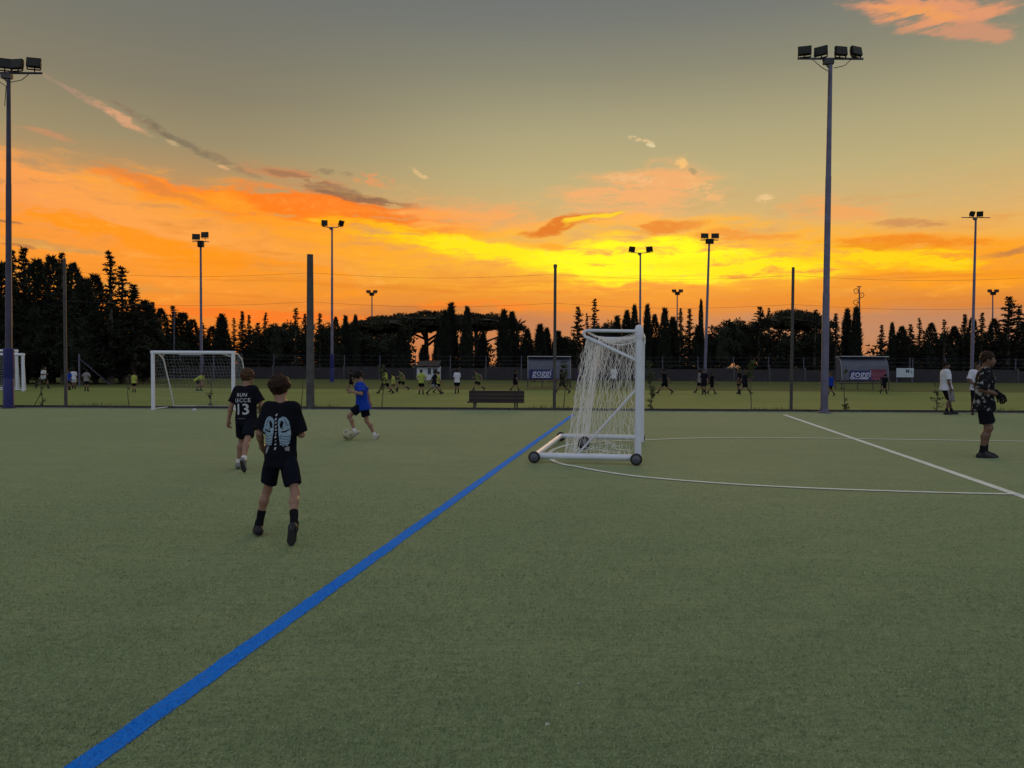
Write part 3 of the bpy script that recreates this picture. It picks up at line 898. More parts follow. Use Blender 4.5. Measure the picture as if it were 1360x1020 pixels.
# ------------------------------------------------------------------ lamp masts
def flood(mb_h, mb_g, c, yaw, tilt, w=.42, h=.34, dp=.20):
    rot = Matrix.Rotation(yaw, 3, 'Z') @ Matrix.Rotation(tilt, 3, 'X')
    c = Vector(c)
    # bevelled tapering housing, open face to local -Y
    o = []
    for yy, k in ((-dp / 2, 1.0), (-dp * .1, .96), (dp * .4, .62), (dp / 2, .5)):
        o.append([c + rot @ Vector((sx * w / 2 * k, yy, sz * h / 2 * k)) for sx, sz in ((-1, -1), (1, -1), (1, 1), (-1, 1))])
    vs = [p for r in o for p in r]
    fs = [(i * 4 + j, i * 4 + (j + 1) % 4, i * 4 + 4 + (j + 1) % 4, i * 4 + 4 + j) for i in range(3) for j in range(4)] + [(3, 2, 1, 0), (12, 13, 14, 15)]
    mb_h.add(vs, fs)
    mb_h.box(c + rot @ Vector((0, -.02, -h / 2 - .06)), (w * .9, .03, .03), rot)
    mb_h.box(c + rot @ Vector((-w * .46, -.02, -.10)), (.025, .04, h * .7), rot)
    mb_h.box(c + rot @ Vector((w * .46, -.02, -.10)), (.025, .04, h * .7), rot)
    mb_g.box(c + rot @ Vector((0, -dp / 2 - .004, 0)), (w * .88, .008, h * .86), rot)
def mast(name, label, base, top, r0, r1, arm, lamps, m=None, box=False, pad=None, group='floodlight masts', armz=0.0, gearbox=None, lampsize=(.42, .34, .20), cables=False, armbend=0.0):
    """base/top: points; arm: half width of the crossbar; lamps: (x, z, yaw, tilt) from the top of the pole"""
    m = m or M_galv
    t = thing(name, label, 'floodlight mast', base, 0, group)
    v = top - base
    part('pole', MB().tube([(0, 0, 0), v * .34, v * .341, v * .67, v * .671, v], [r0, r0 * .92, r0 * .86, (r0 + r1) / 2, (r0 + r1) / 2 * .93, r1], 14), m, t, True)
    part('base_plate', MB().lathe((0, 0, 0), (0, 0, 1), [(-.02, r0 * 1.9), (.03, r0 * 1.9), (.04, r0 * 1.25), (.16, r0 * 1.12)], 14), m, t)
    if arm:
        pts = [v + Vector((-arm, 0, armz + armbend)), v + Vector((-arm * .45, 0, armz)), v + Vector((arm * .45, 0, armz)), v + Vector((arm, 0, armz + armbend))]
        part('crossbar', MB().tube(pts, .035, 8), m, t)
        part('bracket', MB().box(v + Vector((-.06, 0, armz - .10)), (.30, .14, .14)).tube([v + Vector((-.24, 0, armz - .04)), v + Vector((0, 0, armz - .34))], .02, 6), M_darkpole, t)
    for (x, z, yaw, tilt) in lamps:
        h, g = MB(), MB()
        flood(h, g, v + Vector((x, 0, armz + z)), R(yaw), R(tilt), *lampsize)
        o = part('floodlight', h, M_lamp, t)
        part('lamp_glass', g, M_glass, o)
        s = MB().tube([v + Vector((x, 0, armz)), v + Vector((x, 0, armz + z - lampsize[1] * .4))], .02, 6)
        part('lamp_bracket', s, M_darkpole, t)
    if gearbox:
        part('control_box', MB().box(v + Vector((gearbox[0], -.12, gearbox[1])), gearbox[2]), M_lamp, t)
    if cables:
        part('cable', MB().tube([v + Vector((-.55, 0, armz - .03)), v + Vector((-.30, -.03, armz - .26)), v + Vector((-.05, -.05, armz - .42)), v * .9 + Vector((-.08, -.06, 0))], .012, 5)
             .tube([v + Vector((.62, 0, armz - .03)), v + Vector((.42, -.03, armz - .22)), v + Vector((.08, -.05, armz - .30))], .012, 5), M_darkpole, t)
    if pad:
        mbp = MB().lathe((0, 0, 0), v, [(.02, r0 + .05), (pad * .49, r0 + .052), (pad * .5, r0 + .046), (pad * .51, r0 + .052), (pad - .03, r0 + .05), (pad, r0 + .02)], 18)
        part('post_padding', mbp, M_bluepad, t, True)
    return t
mast('lamp_mast', 'tall grey floodlight mast with a blue padded foot at the left edge', at(11.5, 541.5, 23.0).xy.to_3d(), at(11.5, 97, 23.0), .100, .055, 1.03,
     [(-.75, .26, -28, -12), (-.12, .26, 18, -8), (.30, .24, -8, -10), (.80, .28, 14, -14)], lampsize=(.40, .30, .20), pad=1.87, cables=True, m=M_steel)
mast('lamp_mast', 'tallest grey floodlight mast rising beside the kerb, no padding, four lamps', ground(1094.5, 548.5), at(1103, 78, ground(1094.5, 548.5).y), .112, .058, 1.0,
     [(-.80, .20, -16, -12), (-.28, .20, -38, -6), (.28, .20, 10, -8), (.74, .20, 22, -12)], cables=True, lampsize=(.39, .27, .20))
def far_mast(label, pxb, pxt, ty, d, r0, r1, arm, lamps, box=None, **k):
    b = at(pxb, 500, d); b.z = GZ
    return mast('lamp_mast', label, b, at(pxt, ty, d), r0, r1, arm, lamps, gearbox=box, **k)
far_mast('slim floodlight mast with three lamps above the left goal', 267.5, 266.5, 321, 66, .13, .085, .75, [(-.38, .40, 10, -8), (.42, .58, -8, -6)], (.06, -.22, (.5, .3, .55)), lampsize=(.66, .50, .3))
far_mast('slim floodlight mast with two tilted lamps and a small blue pad', 441, 441, 302, 61.5, .12, .07, .78, [(-.62, .34, 12, 0), (.72, .36, 62, 20)], pad=2.35, armbend=.12, lampsize=(.50, .46, .26))
far_mast('small far floodlight mast rising beyond the umbrella pines', 494, 494, 390, 135, .16, .10, .7, [(-.62, .36, 4, -6), (.62, .36, -4, -6)], (0, -.1, (.8, .4, .6)), lampsize=(.80, .50, .3))
far_mast('floodlight mast with two angled lamps rising behind the wheeled goal', 850, 850.5, 336, 68, .12, .075, .80, [(-.82, .34, 28, 12), (.86, .36, -36, 14)], armbend=.10, lampsize=(.62, .50, .28))
far_mast('leaning floodlight mast with three lamps right of the wheeled goal', 936, 942, 319, 66, .14, .085, .80, [(-.45, .36, 8, -6), (.50, .36, -8, -6)], (0, -.12, (.66, .3, .42)), lampsize=(.66, .42, .3))
far_mast('small far floodlight mast seen left of the three-lamp mast', 899, 899.5, 389, 135, .16, .10, .7, [(-.62, .36, 4, -6), (.62, .36, -4, -6)], (0, -.1, (.8, .4, .6)), lampsize=(.80, .50, .3))
far_mast('floodlight mast with a wide crossbar and two small lamps at right', 1290.5, 1296, 289, 60, .13, .075, 1.15, [(-.34, .30, 30, 16), (.32, .30, -30, 16)], lampsize=(.46, .42, .26))
far_mast('small far floodlight mast over the trees near the right edge', 1318, 1318.5, 389, 135, .16, .10, .7, [(-.62, .36, 4, -6), (.62, .36, -4, -6)], (0, -.1, (.8, .4, .6)), lampsize=(.80, .50, .3))
# aerial mast
d = 112
b = at(1143, 500, d); b.z = GZ
tp = at(1141, 380, d)
am = thing('aerial_mast', 'thin aerial mast with ring antennas above the cypresses', 'aerial mast', b)
v = tp - b
part('pole', MB().tube([(0, 0, 0), v * .5, v], [.16, .13, .08], 10), M_darkpole, am, True)
def ringpts(c, r, n=18):
    return [Vector(c) + Vector((math.cos(2 * math.pi * i / n) * r, 0, math.sin(2 * math.pi * i / n) * r)) for i in range(n + 1)]
for (x, z) in ((-.42, -.75), (.40, -1.35), (-.44, -2.45)):
    part('ring_antenna', MB().tube(ringpts(v + Vector((x, 0, z)), .36), .05, 6, cap=False).tube([v + Vector((0, 0, z)), v + Vector((x, 0, z))], .04, 6), M_darkpole, am)
part('cross_piece', MB().box(v + Vector((0, 0, -.1)), (.7, .08, .12)).box(v + Vector((0, 0, -1.9)), (.6, .08, .1)), M_darkpole, am)
# thin grey pole among the trees at left
b = at(231, 500, 71); b.z = GZ
t = thing('thin_pole', 'thin grey pole standing in front of the trees left of the goal mast', 'pole', b)
part('pole', MB().tube([(0, 0, 0), at(231.5, 413, 71) - b], [.06, .045], 8), M_galv, t, True)
part('pole_cap', MB().lathe(at(231.5, 413, 71) - b, (0, 0, 1), [(-.02, .07), (.06, .07), (.10, .02)], 8), M_darkpole, t)

# ------------------------------------------------------------------ tall ball-stop fence along the kerb
FY = KY + .12
bf = thing('ball_stop_fence', 'tall fence of widely spaced posts and thin wires along the kerb', 'fence', (0, FY, GZ))
o0 = Vector((0, FY, GZ))
def fpost(px, ty, r0, r1, m, name='fence_post', label=None):
    tp = at(px, ty, FY) - o0
    o = part(name, MB().tube([(tp.x, 0, 0), (tp.x, 0, tp.z * .5), tp], [r0, (r0 + r1) / 2, r1], 10), m, bf, True)
    if label: o['label'] = label
    return tp
p_a = fpost(85.5, 343, .05, .042, M_darkpole)
p_b = fpost(411.8, 338, .135, .098, M_concpost, 'concrete_post', 'thick dark square-topped concrete post')
p_c = fpost(737.5, 353, .05, .045, M_darkpole)
p_d = fpost(1053.5, 355, .05, .045, M_darkpole)
p_e = fpost(1392, 352, .05, .045, M_darkpole)
part('post_cap', MB().lathe(p_c, (0, 0, 1), [(-.06, .058), (.03, .058), (.05, .03)], 8), M_darkpole, bf)
seq = [p_a, p_b, p_c, p_d, p_e]
for py in (364, 402.5):
    pts = []
    for i in range(4):
        for s in np.linspace(0, 1, 12, endpoint=False):
            q = seq[i].lerp(seq[i + 1], s)
            z = (at(680, py, FY) - o0).z
            pts.append((q.x, -.03, z - .14 * math.sin(math.pi * s)))
    part('wire', MB().tube(pts, .0034, 4), M_darkpole, bf)
# corner post with a diagonal brace on the far left of the field
b = ground(105.5, 512, GZ)
cpst = thing('braced_post', 'thin grey fence post with a diagonal brace under the tall left trees', 'post', b)
part('post', MB().tube([(0, 0, 0), (0, 0, at(105.5, 470, b.y).z - GZ)], .06, 8), M_galv, cpst, True)
part('brace', MB().tube([(.05, 0, at(105.5, 477, b.y).z - GZ), ground(146, 511, GZ) - b], .045, 8), M_galv, cpst, True)

# ------------------------------------------------------------------ goals
def net_panel(mb, f, nu, nv, rad, jit, rng, diag=True):
    """diamond-knotted net over a surface f(u, v), sagging and jittered"""
    P = {}
    for i in range(nu + 1):
        for j in range(nv + 1):
            if diag and (i + j) % 2: continue
            e = 0 if i in (0, nu) or j in (0, nv) else 1
            P[i, j] = Vector(f(i / nu, j / nv)) + Vector(rng.normal(0, 1, 3)) * jit * e
    for (i, j), p in P.items():
        for di, dj in (((1, 1), (-1, 1)) if diag else ((1, 0), (0, 1))):
            q = P.get((i + di, j + dj))
            if q is not None:
                mb.tube([p, q], rad, 3, cap=False)
def wheel(parent, c, axis, r, w):
    part('wheel', MB().lathe(Vector(c) - Vector(axis) * w / 2, axis, [(0, r * .80), (.006, r * .95), (w * .35, r), (w * .65, r), (w - .006, r * .95), (w, r * .80)], 22), M_rubber, parent, True)
    o = parent.children[-1]
    part('rim', MB().lathe(Vector(c) - Vector(axis) * (w / 2 + .008), axis, [(0, r * .30), (.004, r * .62), (.010, r * .70), (w + .006, r * .70), (w + .012, r * .62), (w + .016, r * .30)], 18), M_darkrim, o, True)
    part('hub', MB().lathe(Vector(c) - Vector(axis) * (w / 2 + .022), axis, [(0, r * .10), (.006, r * .24), (w + .038, r * .24), (w + .044, r * .10)], 12), M_galv, o)
M_darkrim = mat('wheel rim', (.09, .09, .10), .5, .3)

g0 = ground(847, 617.5)
g1 = Vector((2.41, 13.72, 0))
gv_ = g1 - g0
rear0 = Vector((.345, 10.90, 0)) - g0
goal = thing('mobile_goal', 'white wheeled football goal seen from its side with a hanging net', 'football goal', g0)
W = gv_; B = rear0
GH = 2.0
def post_mb(c, h, a=.050, bdp=.052):
    return MB().tube([c, c + Vector((0, 0, h))], a, 16)
part('post', post_mb(Vector((0, 0, .02)), GH - .02), M_white, goal, True)
part('post', post_mb(W + Vector((0, 0, .02)), GH - .02), M_white, goal, True)
part('crossbar', MB().tube([Vector((0, 0, GH - .05)), W + Vector((0, 0, GH - .05))], .054, 16), M_white, goal, True)
for c in (Vector(), W):
    part('corner_joint', MB().lathe(c + Vector((0, 0, GH - .17)), (0, 0, 1), [(0, .054), (.02, .060), (.15, .060), (.19, .045), (.20, .02)], 16), M_white, goal, True)
bz = Vector((0, 0, .105))
for c in (Vector(), W):
    part('base_bar', MB().tube([c + bz, c + B + bz], .046, 14), M_white, goal, True)
part('rear_bar', MB().tube([B + bz, B + W + bz], .040, 14), M_white, goal, True)
bu = B.normalized(); wu = W.normalized()
for c in (Vector(), W):
    tipx = bu * .80
    loop = [c + Vector((0, 0, GH - .06)), c + tipx * .93 + Vector((0, 0, GH - .05)), c + tipx * .985 + Vector((0, 0, GH - .065)), c + tipx + Vector((0, 0, GH - .10)), c + tipx * .97 + Vector((0, 0, GH - .14)), c + Vector((0, 0, 1.50))]
    part('net_support', MB().tube(loop, .024, 10), M_white, goal, True)
    part('brace', MB().tube([c + Vector((0, 0, 1.13)), c + B * .60 + bz], .013, 8), M_white, goal, True)
ax = wu
for c, off in ((B, -.075), (Vector((0, 0, 0)) + bu * .02, -.085), (B + W, .075), (W + bu * .02, .075)):
    wheel(goal, c + wu * off + Vector((0, 0, .09)), ax, .088, .05)
wheel(goal, B * .62 + W * .55 + Vector((0, 0, .12)), (wu * .8 + bu * .6).normalized(), .12, .04)
NR = np.random.default_rng(3)
nb = MB()
def hang(u, v, depth0, depth1):
    s = Vector((0, 0, 0))
    return s
def back_f(u, v):
    # from the support tips down to the base, loose
    dep = .74 + .30 * v ** .8 + .05 * math.sin(u * 17) * v
    z = GH - .12 - (GH - .17) * v
    gather = .03 * math.sin(u * 40)
    return W * (u + gather * .2) + bu * dep + Vector((0, 0, z))
def side_f(c, sgn):
    def f(u, v):
        top_d = .04 + .70 * u
        bot_d = .06 + .98 * u
        dep = top_d + (bot_d - top_d) * v
        topz = GH - .14 - .02 * u
        z = topz + (.05 - topz) * v
        bow = .07 * math.sin(math.pi * min(1, v * 1.1)) * math.sin(math.pi * u)
        return c + bu * dep + Vector((0, 0, z)) + wu * (sgn * bow + .02 * sgn)
    return f
def roof_f(u, v):
    return W * u + bu * (.03 + .72 * v) + Vector((0, 0, GH - .07 - .12 * math.sin(math.pi * v) * (.7 + .3 * math.sin(u * 9))))
net_panel(nb, back_f, 70, 20, .0020, .016, NR)
net_panel(nb, side_f(Vector(), 1), 36, 16, .0020, .015, NR)
net_panel(nb, side_f(W, -1), 34, 16, .0023, .022, NR)
net_panel(nb, roof_f, 58, 12, .0020, .012, NR)
# bunched net: loose tail lying over the base, gathered corner hanging from the far support, draped top
for k in range(26):
    a = NR.uniform(0, 1); p0 = back_f(1.0 - .04 * NR.random(), .02)
    pts = []
    off = NR.normal(0, .035, 2)
    for s in np.linspace(0, 1, 9):
        q = back_f(.985, s)
        pts.append(q + bu * (off[0] * (1 + .6 * math.sin(s * 5 + k))) + wu * (-.05 + off[1] * 2 * (.5 + s)) + Vector((0, 0, .02)))
    nb.tube(pts, .0028, 3, cap=False)
for k in range(70):
    a = NR.uniform(0, 1); c0 = B * NR.uniform(.18, .80) + W * NR.uniform(.08, .95)
    pts = [c0 + Vector((0, 0, .03))]
    dirx = Vector((NR.normal(), NR.normal(), 0)).normalized()
    for s in range(4):
        dirx = (dirx + Vector((NR.normal(), NR.normal(), 0)) * .6).normalized()
        pts.append(pts[-1] + dirx * .075 + Vector((0, 0, NR.uniform(-.02, .03))))
    pts = [Vector((p.x, p.y, max(.008, p.z))) for p in pts]
    nb.tube(pts, .0026, 3, cap=False)
for k in range(60):
    u = NR.uniform(0, 1); p0 = side_f(Vector(), 1)(u, NR.uniform(0, .12))
    L = NR.uniform(.15, .5)
    pts = [p0 + Vector((0, 0, -L * s)) + bu * (NR.normal(0, .03)) + wu * (NR.normal(0, .03)) for s in (0, .35, .7, 1)]
    nb.tube(pts, .0026, 3, cap=False)
o = part('net', nb, M_net, goal); o['kind'] = 'stuff'

def fixed_goal(label, p0, p1, H, depth_top, depth_bot, rad, m, mnet, dirb, nu, nv, nrad, group=None, inner=True):
    t = thing('football_goal', label, 'football goal', p0, 0, group)
    Wv = p1 - p0
    bb = Vector(dirb).normalized()
    part('post', MB().tube([(0, 0, 0), (0, 0, H)], rad, 14), m, t, True)
    part('post', MB().tube([Wv, Wv + Vector((0, 0, H))], rad, 14), m, t, True)
    part('crossbar', MB().tube([Vector((0, 0, H - rad)) - Wv.normalized() * rad, Wv + Vector((0, 0, H - rad)) + Wv.normalized() * rad], rad * 1.002, 14), m, t, True)
    for c, s in ((Vector(), 1), (Wv, -1)):
        part('net_stanchion', MB().tube([c + Vector((0, 0, H - .06)), c + bb * depth_top * .55 + Vector((0, 0, H - .10)), c + bb * depth_top + Vector((0, 0, H - .26)), c + bb * (depth_top * .4 + depth_bot * .6) + Vector((0, 0, H * .4)), c + bb * depth_bot + Vector((0, 0, .05)), c + Vector((0, 0, .04))], rad * .34, 8), m, t, True)
        if inner:
            part('corner_brace', MB().tube([c + Wv.normalized() * s * .38 + Vector((0, 0, H - .08)), c + bb * depth_top * .5 + Wv.normalized() * s * .1 + Vector((0, 0, H - .2))], rad * .35, 6), m, t)
    part('ground_bar', MB().tube([bb * depth_bot + Vector((0, 0, .05)), Wv + bb * depth_bot + Vector((0, 0, .05))], rad * .45, 8), m, t, True)
    rr = np.random.default_rng(9)
    mb = MB()
    net_panel(mb, lambda u, v: Wv * u + bb * (depth_top + (depth_bot - depth_top) * v + .12 * math.sin(math.pi * u) * math.sin(math.pi * v)) + Vector((0, 0, (H - .2) * (1 - v) + .03)), nu, nv, nrad, .01, rr, False)
    net_panel(mb, lambda u, v: bb * u * (depth_top + (depth_bot - depth_top) * v) + Vector((0, 0, (H - .12) * (1 - v) + .03)), nv // 2, nv, nrad, .01, rr, False)
    net_panel(mb, lambda u, v: Wv + bb * u * (depth_top + (depth_bot - depth_top) * v) + Vector((0, 0, (H - .12) * (1 - v) + .03)), nv // 2, nv, nrad, .01, rr, False)
    o = part('net', mb, mnet, t); o['kind'] = 'stuff'
    return t
lg0, lg1 = ground(203.5, 544.5), ground(313.5, 544.5)
lg1 = Vector((lg1.x, lg0.y, 0))
fixed_goal('small white football goal facing the pitch in front of the kerb', lg0, lg1, (544.5 - 465.5) / F_PX * lg0.y, .55, 1.1, .055, M_white, M_netgrey, (.12, 1, 0), 24, 16, .0016)
fg1 = ground(31, 519.5, GZ); fg2 = ground(22.5, 517, GZ)
fixed_goal('large white goal on the grass, the nearer of the pair at left', Vector((fg1.x - 7.32, fg1.y, GZ)), fg1, at(31, 469, fg1.y).z - GZ, .3, .9, .075, M_white, M_netgrey, (-.5, 1, 0), 40, 14, .004, 'white goals at the left edge', False)
fixed_goal('large white goal on the grass, the further of the pair at left', Vector((fg2.x - 7.32, fg2.y, GZ)), fg2, at(22.5, 464, fg2.y).z - GZ, .3, .9, .075, M_white, M_netgrey, (-.5, 1, 0), 40, 14, .004, 'white goals at the left edge', False)
# far goal whose bright bar shows through the small goal
q0 = at(238, 470, 64); q1 = at(267, 470, 64)
sb = thing('barrier', 'white horizontal bar on two grey posts seen inside the left goal', 'barrier', (q0.x, 64, GZ))
part('bar', MB().box(((q1.x - q0.x) / 2, 0, q0.z - GZ), (q1.x - q0.x, .12, .20)), M_white, sb)
for xx in (.02, q1.x - q0.x + 1.05):
    part('post', MB().tube([(xx, .1, 0), (xx, .1, q0.z - GZ - (.12 if xx < 1 else .0))], .06, 8), M_galv, sb, True)

# ------------------------------------------------------------------ bench
bp = at(659.5, 543, 23.75); bp.z = GZ
bench = thing('park_bench', 'dark brown plank bench standing on the grass just behind the kerb', 'bench', bp)
top = at(659.5, 519, 23.75).z - GZ
seatz = top - .36
bw = 1.78
for i, z in enumerate((top - .055, top - .175, top - .295)):
    o = part('back_plank', MB().box((0, .06 - .02 * i, z), (bw, .035, .116)), M_wood, bench)
for i in range(3):
    o = part('seat_plank', MB().box((-.02, -.06 - .13 * i, seatz + .004 * i), (bw + .04, .118, .04)), M_wood, bench)
for sx in (-.66, .66):
    part('leg', MB().tube([(sx, -.30, 0), (sx, -.28, seatz - .02)], .024, 8), M_darkpole, bench, True)
    part('leg', MB().tube([(sx - .07, .06, 0), (sx - .07, .02, seatz), (sx - .07, .085, top - .02)], .024, 8), M_darkpole, bench, True)
    part('seat_bracket', MB().box((sx, -.14, seatz - .035), (.05, .42, .03)), M_darkpole, bench)

# ------------------------------------------------------------------ dugouts
M_poly = mat('smoky polycarbonate', (.052, .058, .085), .4, noise=.25, nscale=1.3, spec=.5)
M_navy = mat('navy banner', (.012, .014, .085), .55, noise=.15, nscale=3)
M_red = mat('dark red banner', (.115, .020, .045), .55, noise=.2, nscale=3)
M_let = mat('white lettering', (.42, .42, .52), .6)
M_letp = mat('pink lettering', (.22, .06, .09), .6)
M_alu = mat('aluminium edge', (.36, .36, .38), .4, .4)
M_seat = mat('dugout seats', (.02, .02, .05), .6)
def dugout(label, pl, pr, ptop, pbot, red, ban_l, ban_r, group):
    base = ground((pl + pr) / 2, pbot, GZ)
    d = base.y
    w = (pr - pl) / F_PX * d
    H = (pbot - ptop) / F_PX * d
    t = thing('dugout', label, 'dugout', base, 0, group)
    z0 = H * .30
    # curved shell, its back towards the camera
    prof = [(0.0, z0), (.02, H * .50), (.10, H * .74), (.30, H * .91), (.62, H), (1.05, H + .01)]
    n = len(prof)
    v, f = [], []
    for s in (0, .012):
        for x in (-w / 2, w / 2):
            v += [(x, y + s, z - s) for y, z in prof]
    def idx(s, e, i): return s * 2 * n + e * n + i
    for i in range(n - 1):
        f += [(idx(0, 0, i), idx(0, 1, i), idx(0, 1, i + 1), idx(0, 0, i + 1)), (idx(1, 0, i), idx(1, 0, i + 1), idx(1, 1, i + 1), idx(1, 1, i)),
              (idx(0, 0, i), idx(0, 0, i + 1), idx(1, 0, i + 1), idx(1, 0, i)), (idx(0, 1, i), idx(1, 1, i), idx(1, 1, i + 1), idx(0, 1, i + 1))]
    part('shell', MB().add(v, f), M_poly, t)
    for x in (-w / 2 - .02, -w / 6, w / 6, w / 2 + .02):
        part('frame_rib', MB().tube([(x, y + .03, z - .02) for y, z in prof], .022, 6), M_alu, t)
        part('leg', MB().tube([(x, .02, 0), (x, .02, z0)], .03, 8), M_darkpole, t, True)
    for x in (-w / 2 - .02, w / 2 + .02):
        part('leg', MB().tube([(x, 1.0, 0), (x, 1.0, H)], .03, 8), M_darkpole, t, True)
        part('side_pane', MB().add([(x, y, z) for y, z in prof] + [(x, 1.05, z0)] + [(x + .012, y, z) for y, z in prof] + [(x + .012, 1.05, z0)],
             [tuple(range(n + 1)), tuple(range(2 * n + 1, n, -1))] + [(i, (i + 1) % (n + 1), n + 1 + (i + 1) % (n + 1), n + 1 + i) for i in range(n + 1)]), M_poly, t)
    part('top_edge', MB().box((0, .55, H + .03), (w + .10, .9, .05)), M_alu, t)
    part('bench_seat', MB().box((0, .62, .42), (w * .92, .36, .05)), M_seat, t)
    x0, x1 = -w / 2 + ban_l * w, -w / 2 + ban_r * w
    xr = x0 + (x1 - x0) * (1 - red)
    bh = H * .30
    bn = part('banner', MB().box(((x0 + xr) / 2, -.035, z0 + bh / 2 - .02), (xr - x0, .012, bh)), M_navy, t)
    tm = link('lettering', text_mesh('goggi', bh * .98, M_let, .004, shear=.12, bold=.004, spacing=1.02), bn)
    tm.rotation_euler = (R(90), 0, 0); tm.location = ((x0 + xr) / 2, -.046, z0 + bh * .60)
    part('underline', MB().box(((x0 + xr) / 2 + .06, -.044, z0 + bh * .14), ((xr - x0) * .66, .004, bh * .07)), M_let, bn)
    if red:
        rb = part('banner', MB().box(((xr + x1) / 2, -.035, z0 + bh / 2 + .03), (x1 - xr, .012, bh * 1.1)), M_red, t)
        rb['label'] = 'dark red half of the banner'
        tm = link('lettering', text_mesh('sport', bh * .72, M_letp, .004, bold=.004), rb)
        tm.rotation_euler = (R(90), 0, 0); tm.location = ((xr + x1) / 2, -.046, z0 + bh * .62)
        part('underline', MB().box(((xr + x1) / 2, -.044, z0 + bh * .14), ((x1 - xr) * .8, .004, bh * .09)), M_letp, rb)
dugout('grey dugout with a navy banner, left of the white wheeled goal', 701.5, 757.5, 474, 515, 0, .02, .62, 'dugouts on the grass field')
dugout('grey dugout with a navy and red banner, right of the tallest mast', 1118.5, 1180, 474, 518, .42, .16, .94, 'dugouts on the grass field')

# ------------------------------------------------------------------ hut and signboard by the wall
M_hutw = mat('white render', (.50, .50, .52), .9, noise=.12, nscale=2, bump=.2)
M_tile = mat('brown roof sheets', (.035, .021, .016), .8, noise=.3, nscale=3)
M_darkglass = mat('dark window glass', (.02, .02, .025), .2, spec=.6)
d = 71.5
a, b_ = at(553.5, 503.5, d), at(583.5, 503.5, d)
hz = at(568, 486.5, d).z - GZ; rz = at(568, 480.5, d).z - GZ
hw = b_.x - a.x
hut = thing('hut', 'small white hut with a brown ridged roof beside the low wall', 'hut', ((a.x + b_.x) / 2, d, GZ))
part('wall', MB().box((0, .9, hz / 2), (hw, 1.8, hz)), M_hutw, hut)
for k in range(4):
    part('roof_sheet', MB().box((-hw / 2 + hw * (k + .5) / 4, .7, (hz + rz) / 2 + .05 * (k % 2)), (hw / 4 - .01, 2.2, .09), Matrix.Rotation(R(13), 3, 'X')), M_tile, hut)
part('fascia', MB().box((0, -.06, hz - .02), (hw + .08, .1, .14)), M_tile, hut)
for wx, ww, wh in ((hw * .06, .32, .56), (hw * .32, .42, .5)):
    wo = part('window', MB().box((wx, -.012, hz * .66), (ww, .03, wh)), M_darkglass, hut)
    part('frame', MB().box((wx, -.02, hz * .66 - wh / 2 - .03), (ww + .1, .05, .04)).box((wx, -.02, hz * .66 + wh / 2 + .03), (ww + .1, .05, .04)), M_alu, wo)
d = 71.8
a, b_ = at(1190.5, 501, d), at(1213.5, 489, d)
sg = thing('signboard', 'white signboard with dark letters fixed before the wall at right', 'signboard', ((a.x + b_.x) / 2, d, GZ))
sw = b_.x - a.x
part('panel', MB().box((0, 0, (a.z + b_.z) / 2 - GZ), (sw, .05, b_.z - a.z)), mat('pale sign', (.40, .44, .46), .6, noise=.08, nscale=2), sg)
pnl = sg.children[-1]
tm = link('lettering', text_mesh('M', .46, mat('sign green', (.02, .06, .09), .6), .004, bold=.02), pnl)
tm.rotation_euler = (R(90), 0, 0); tm.location = (sw * .14, -.031, (a.z + b_.z) / 2 - GZ + .14)
tm = link('lettering', text_mesh('L', .34, bpy.data.materials['sign green'], .004, bold=.01), pnl)
tm.rotation_euler = (R(90), 0, 0); tm.location = (sw * .38, -.031, (a.z + b_.z) / 2 - GZ + .10)
for x in (-sw * .46, sw * .46):
    part('leg', MB().tube([(x, .06, 0), (x, .06, b_.z - GZ + (.9 if x > 0 else 0))], .04, 8), M_galv, sg, True)

# ------------------------------------------------------------------ saplings along the kerb
def sapling(label, px, ty, dd, seed, dens, crown_lo, spread, lean=0.0, stake=False, low=0):
    rng = np.random.default_rng(seed)
    b = at(px, 520, KY + dd); b.z = GZ
    H = at(px, ty, KY + dd).z - GZ
    t = thing('sapling', label, 'young tree', b, 0, 'young trees along the kerb')
    mb = MB()
    pts = [(lean * s ** 2 + .03 * math.sin(s * 6 + seed), .02 * math.sin(s * 5), H * s) for s in np.linspace(0, 1, 7)]
    mb.tube(pts, [.017, .016, .014, .012, .010, .007, .003], 6)
    L = []
    for k in range(int(16 * dens) + low):
        s = rng.uniform(crown_lo, .95) if k >= low else rng.uniform(.06, .35)
        p = Vector(pts[int(s * 6)]).lerp(Vector(pts[min(6, int(s * 6) + 1)]), s * 6 % 1)
        a = rng.uniform(0, 6.28); l = spread * rng.uniform(.4, 1.0) * (1.1 - .5 * s)
        q = p + Vector((math.cos(a) * l, math.sin(a) * l, l * rng.uniform(.2, 1.0)))
        mb.tube([p, p.lerp(q, .5) + Vector((0, 0, -.01)), q], [.006, .004, .002], 4)
        m = int(14 * (.6 + dens * .5))
        ss = rng.uniform(.25, 1.05, m)[:, None]
        base = np.array(p) * (1 - ss) + np.array(q) * ss
        L.append(blades(base + rng.normal(0, .02, (m, 3)), rng.normal(size=(m, 3)) + [0, 0, -.1], rng.uniform(.05, .10, m), .035, rng))
    part('trunk', mb, M_bark, t, True)
    link('crown', tri_mesh('crown', np.concatenate(L), M_sapleaf), t)
    if stake:
        part('stake', MB().tube([(-.35, .05, 0), (-.02, .02, H * .42)], .012, 6), M_wood, t)
sapling('thin sapling tied to a slanting stake, just right of the padded mast', 55, 488, .5, 1, .35, .3, .14, stake=True, low=4)
sapling('bare thin sapling standing left of the small white goal', 170.5, 496, .4, 2, .15, .5, .12)
sapling('thin sapling with few leaves seen inside the small white goal', 280.5, 488, .6, 3, .25, .1, .14, low=3)
sapling('leafy sapling right of the boy in the blue shirt', 508.5, 484, .5, 4, .9, .48, .20)
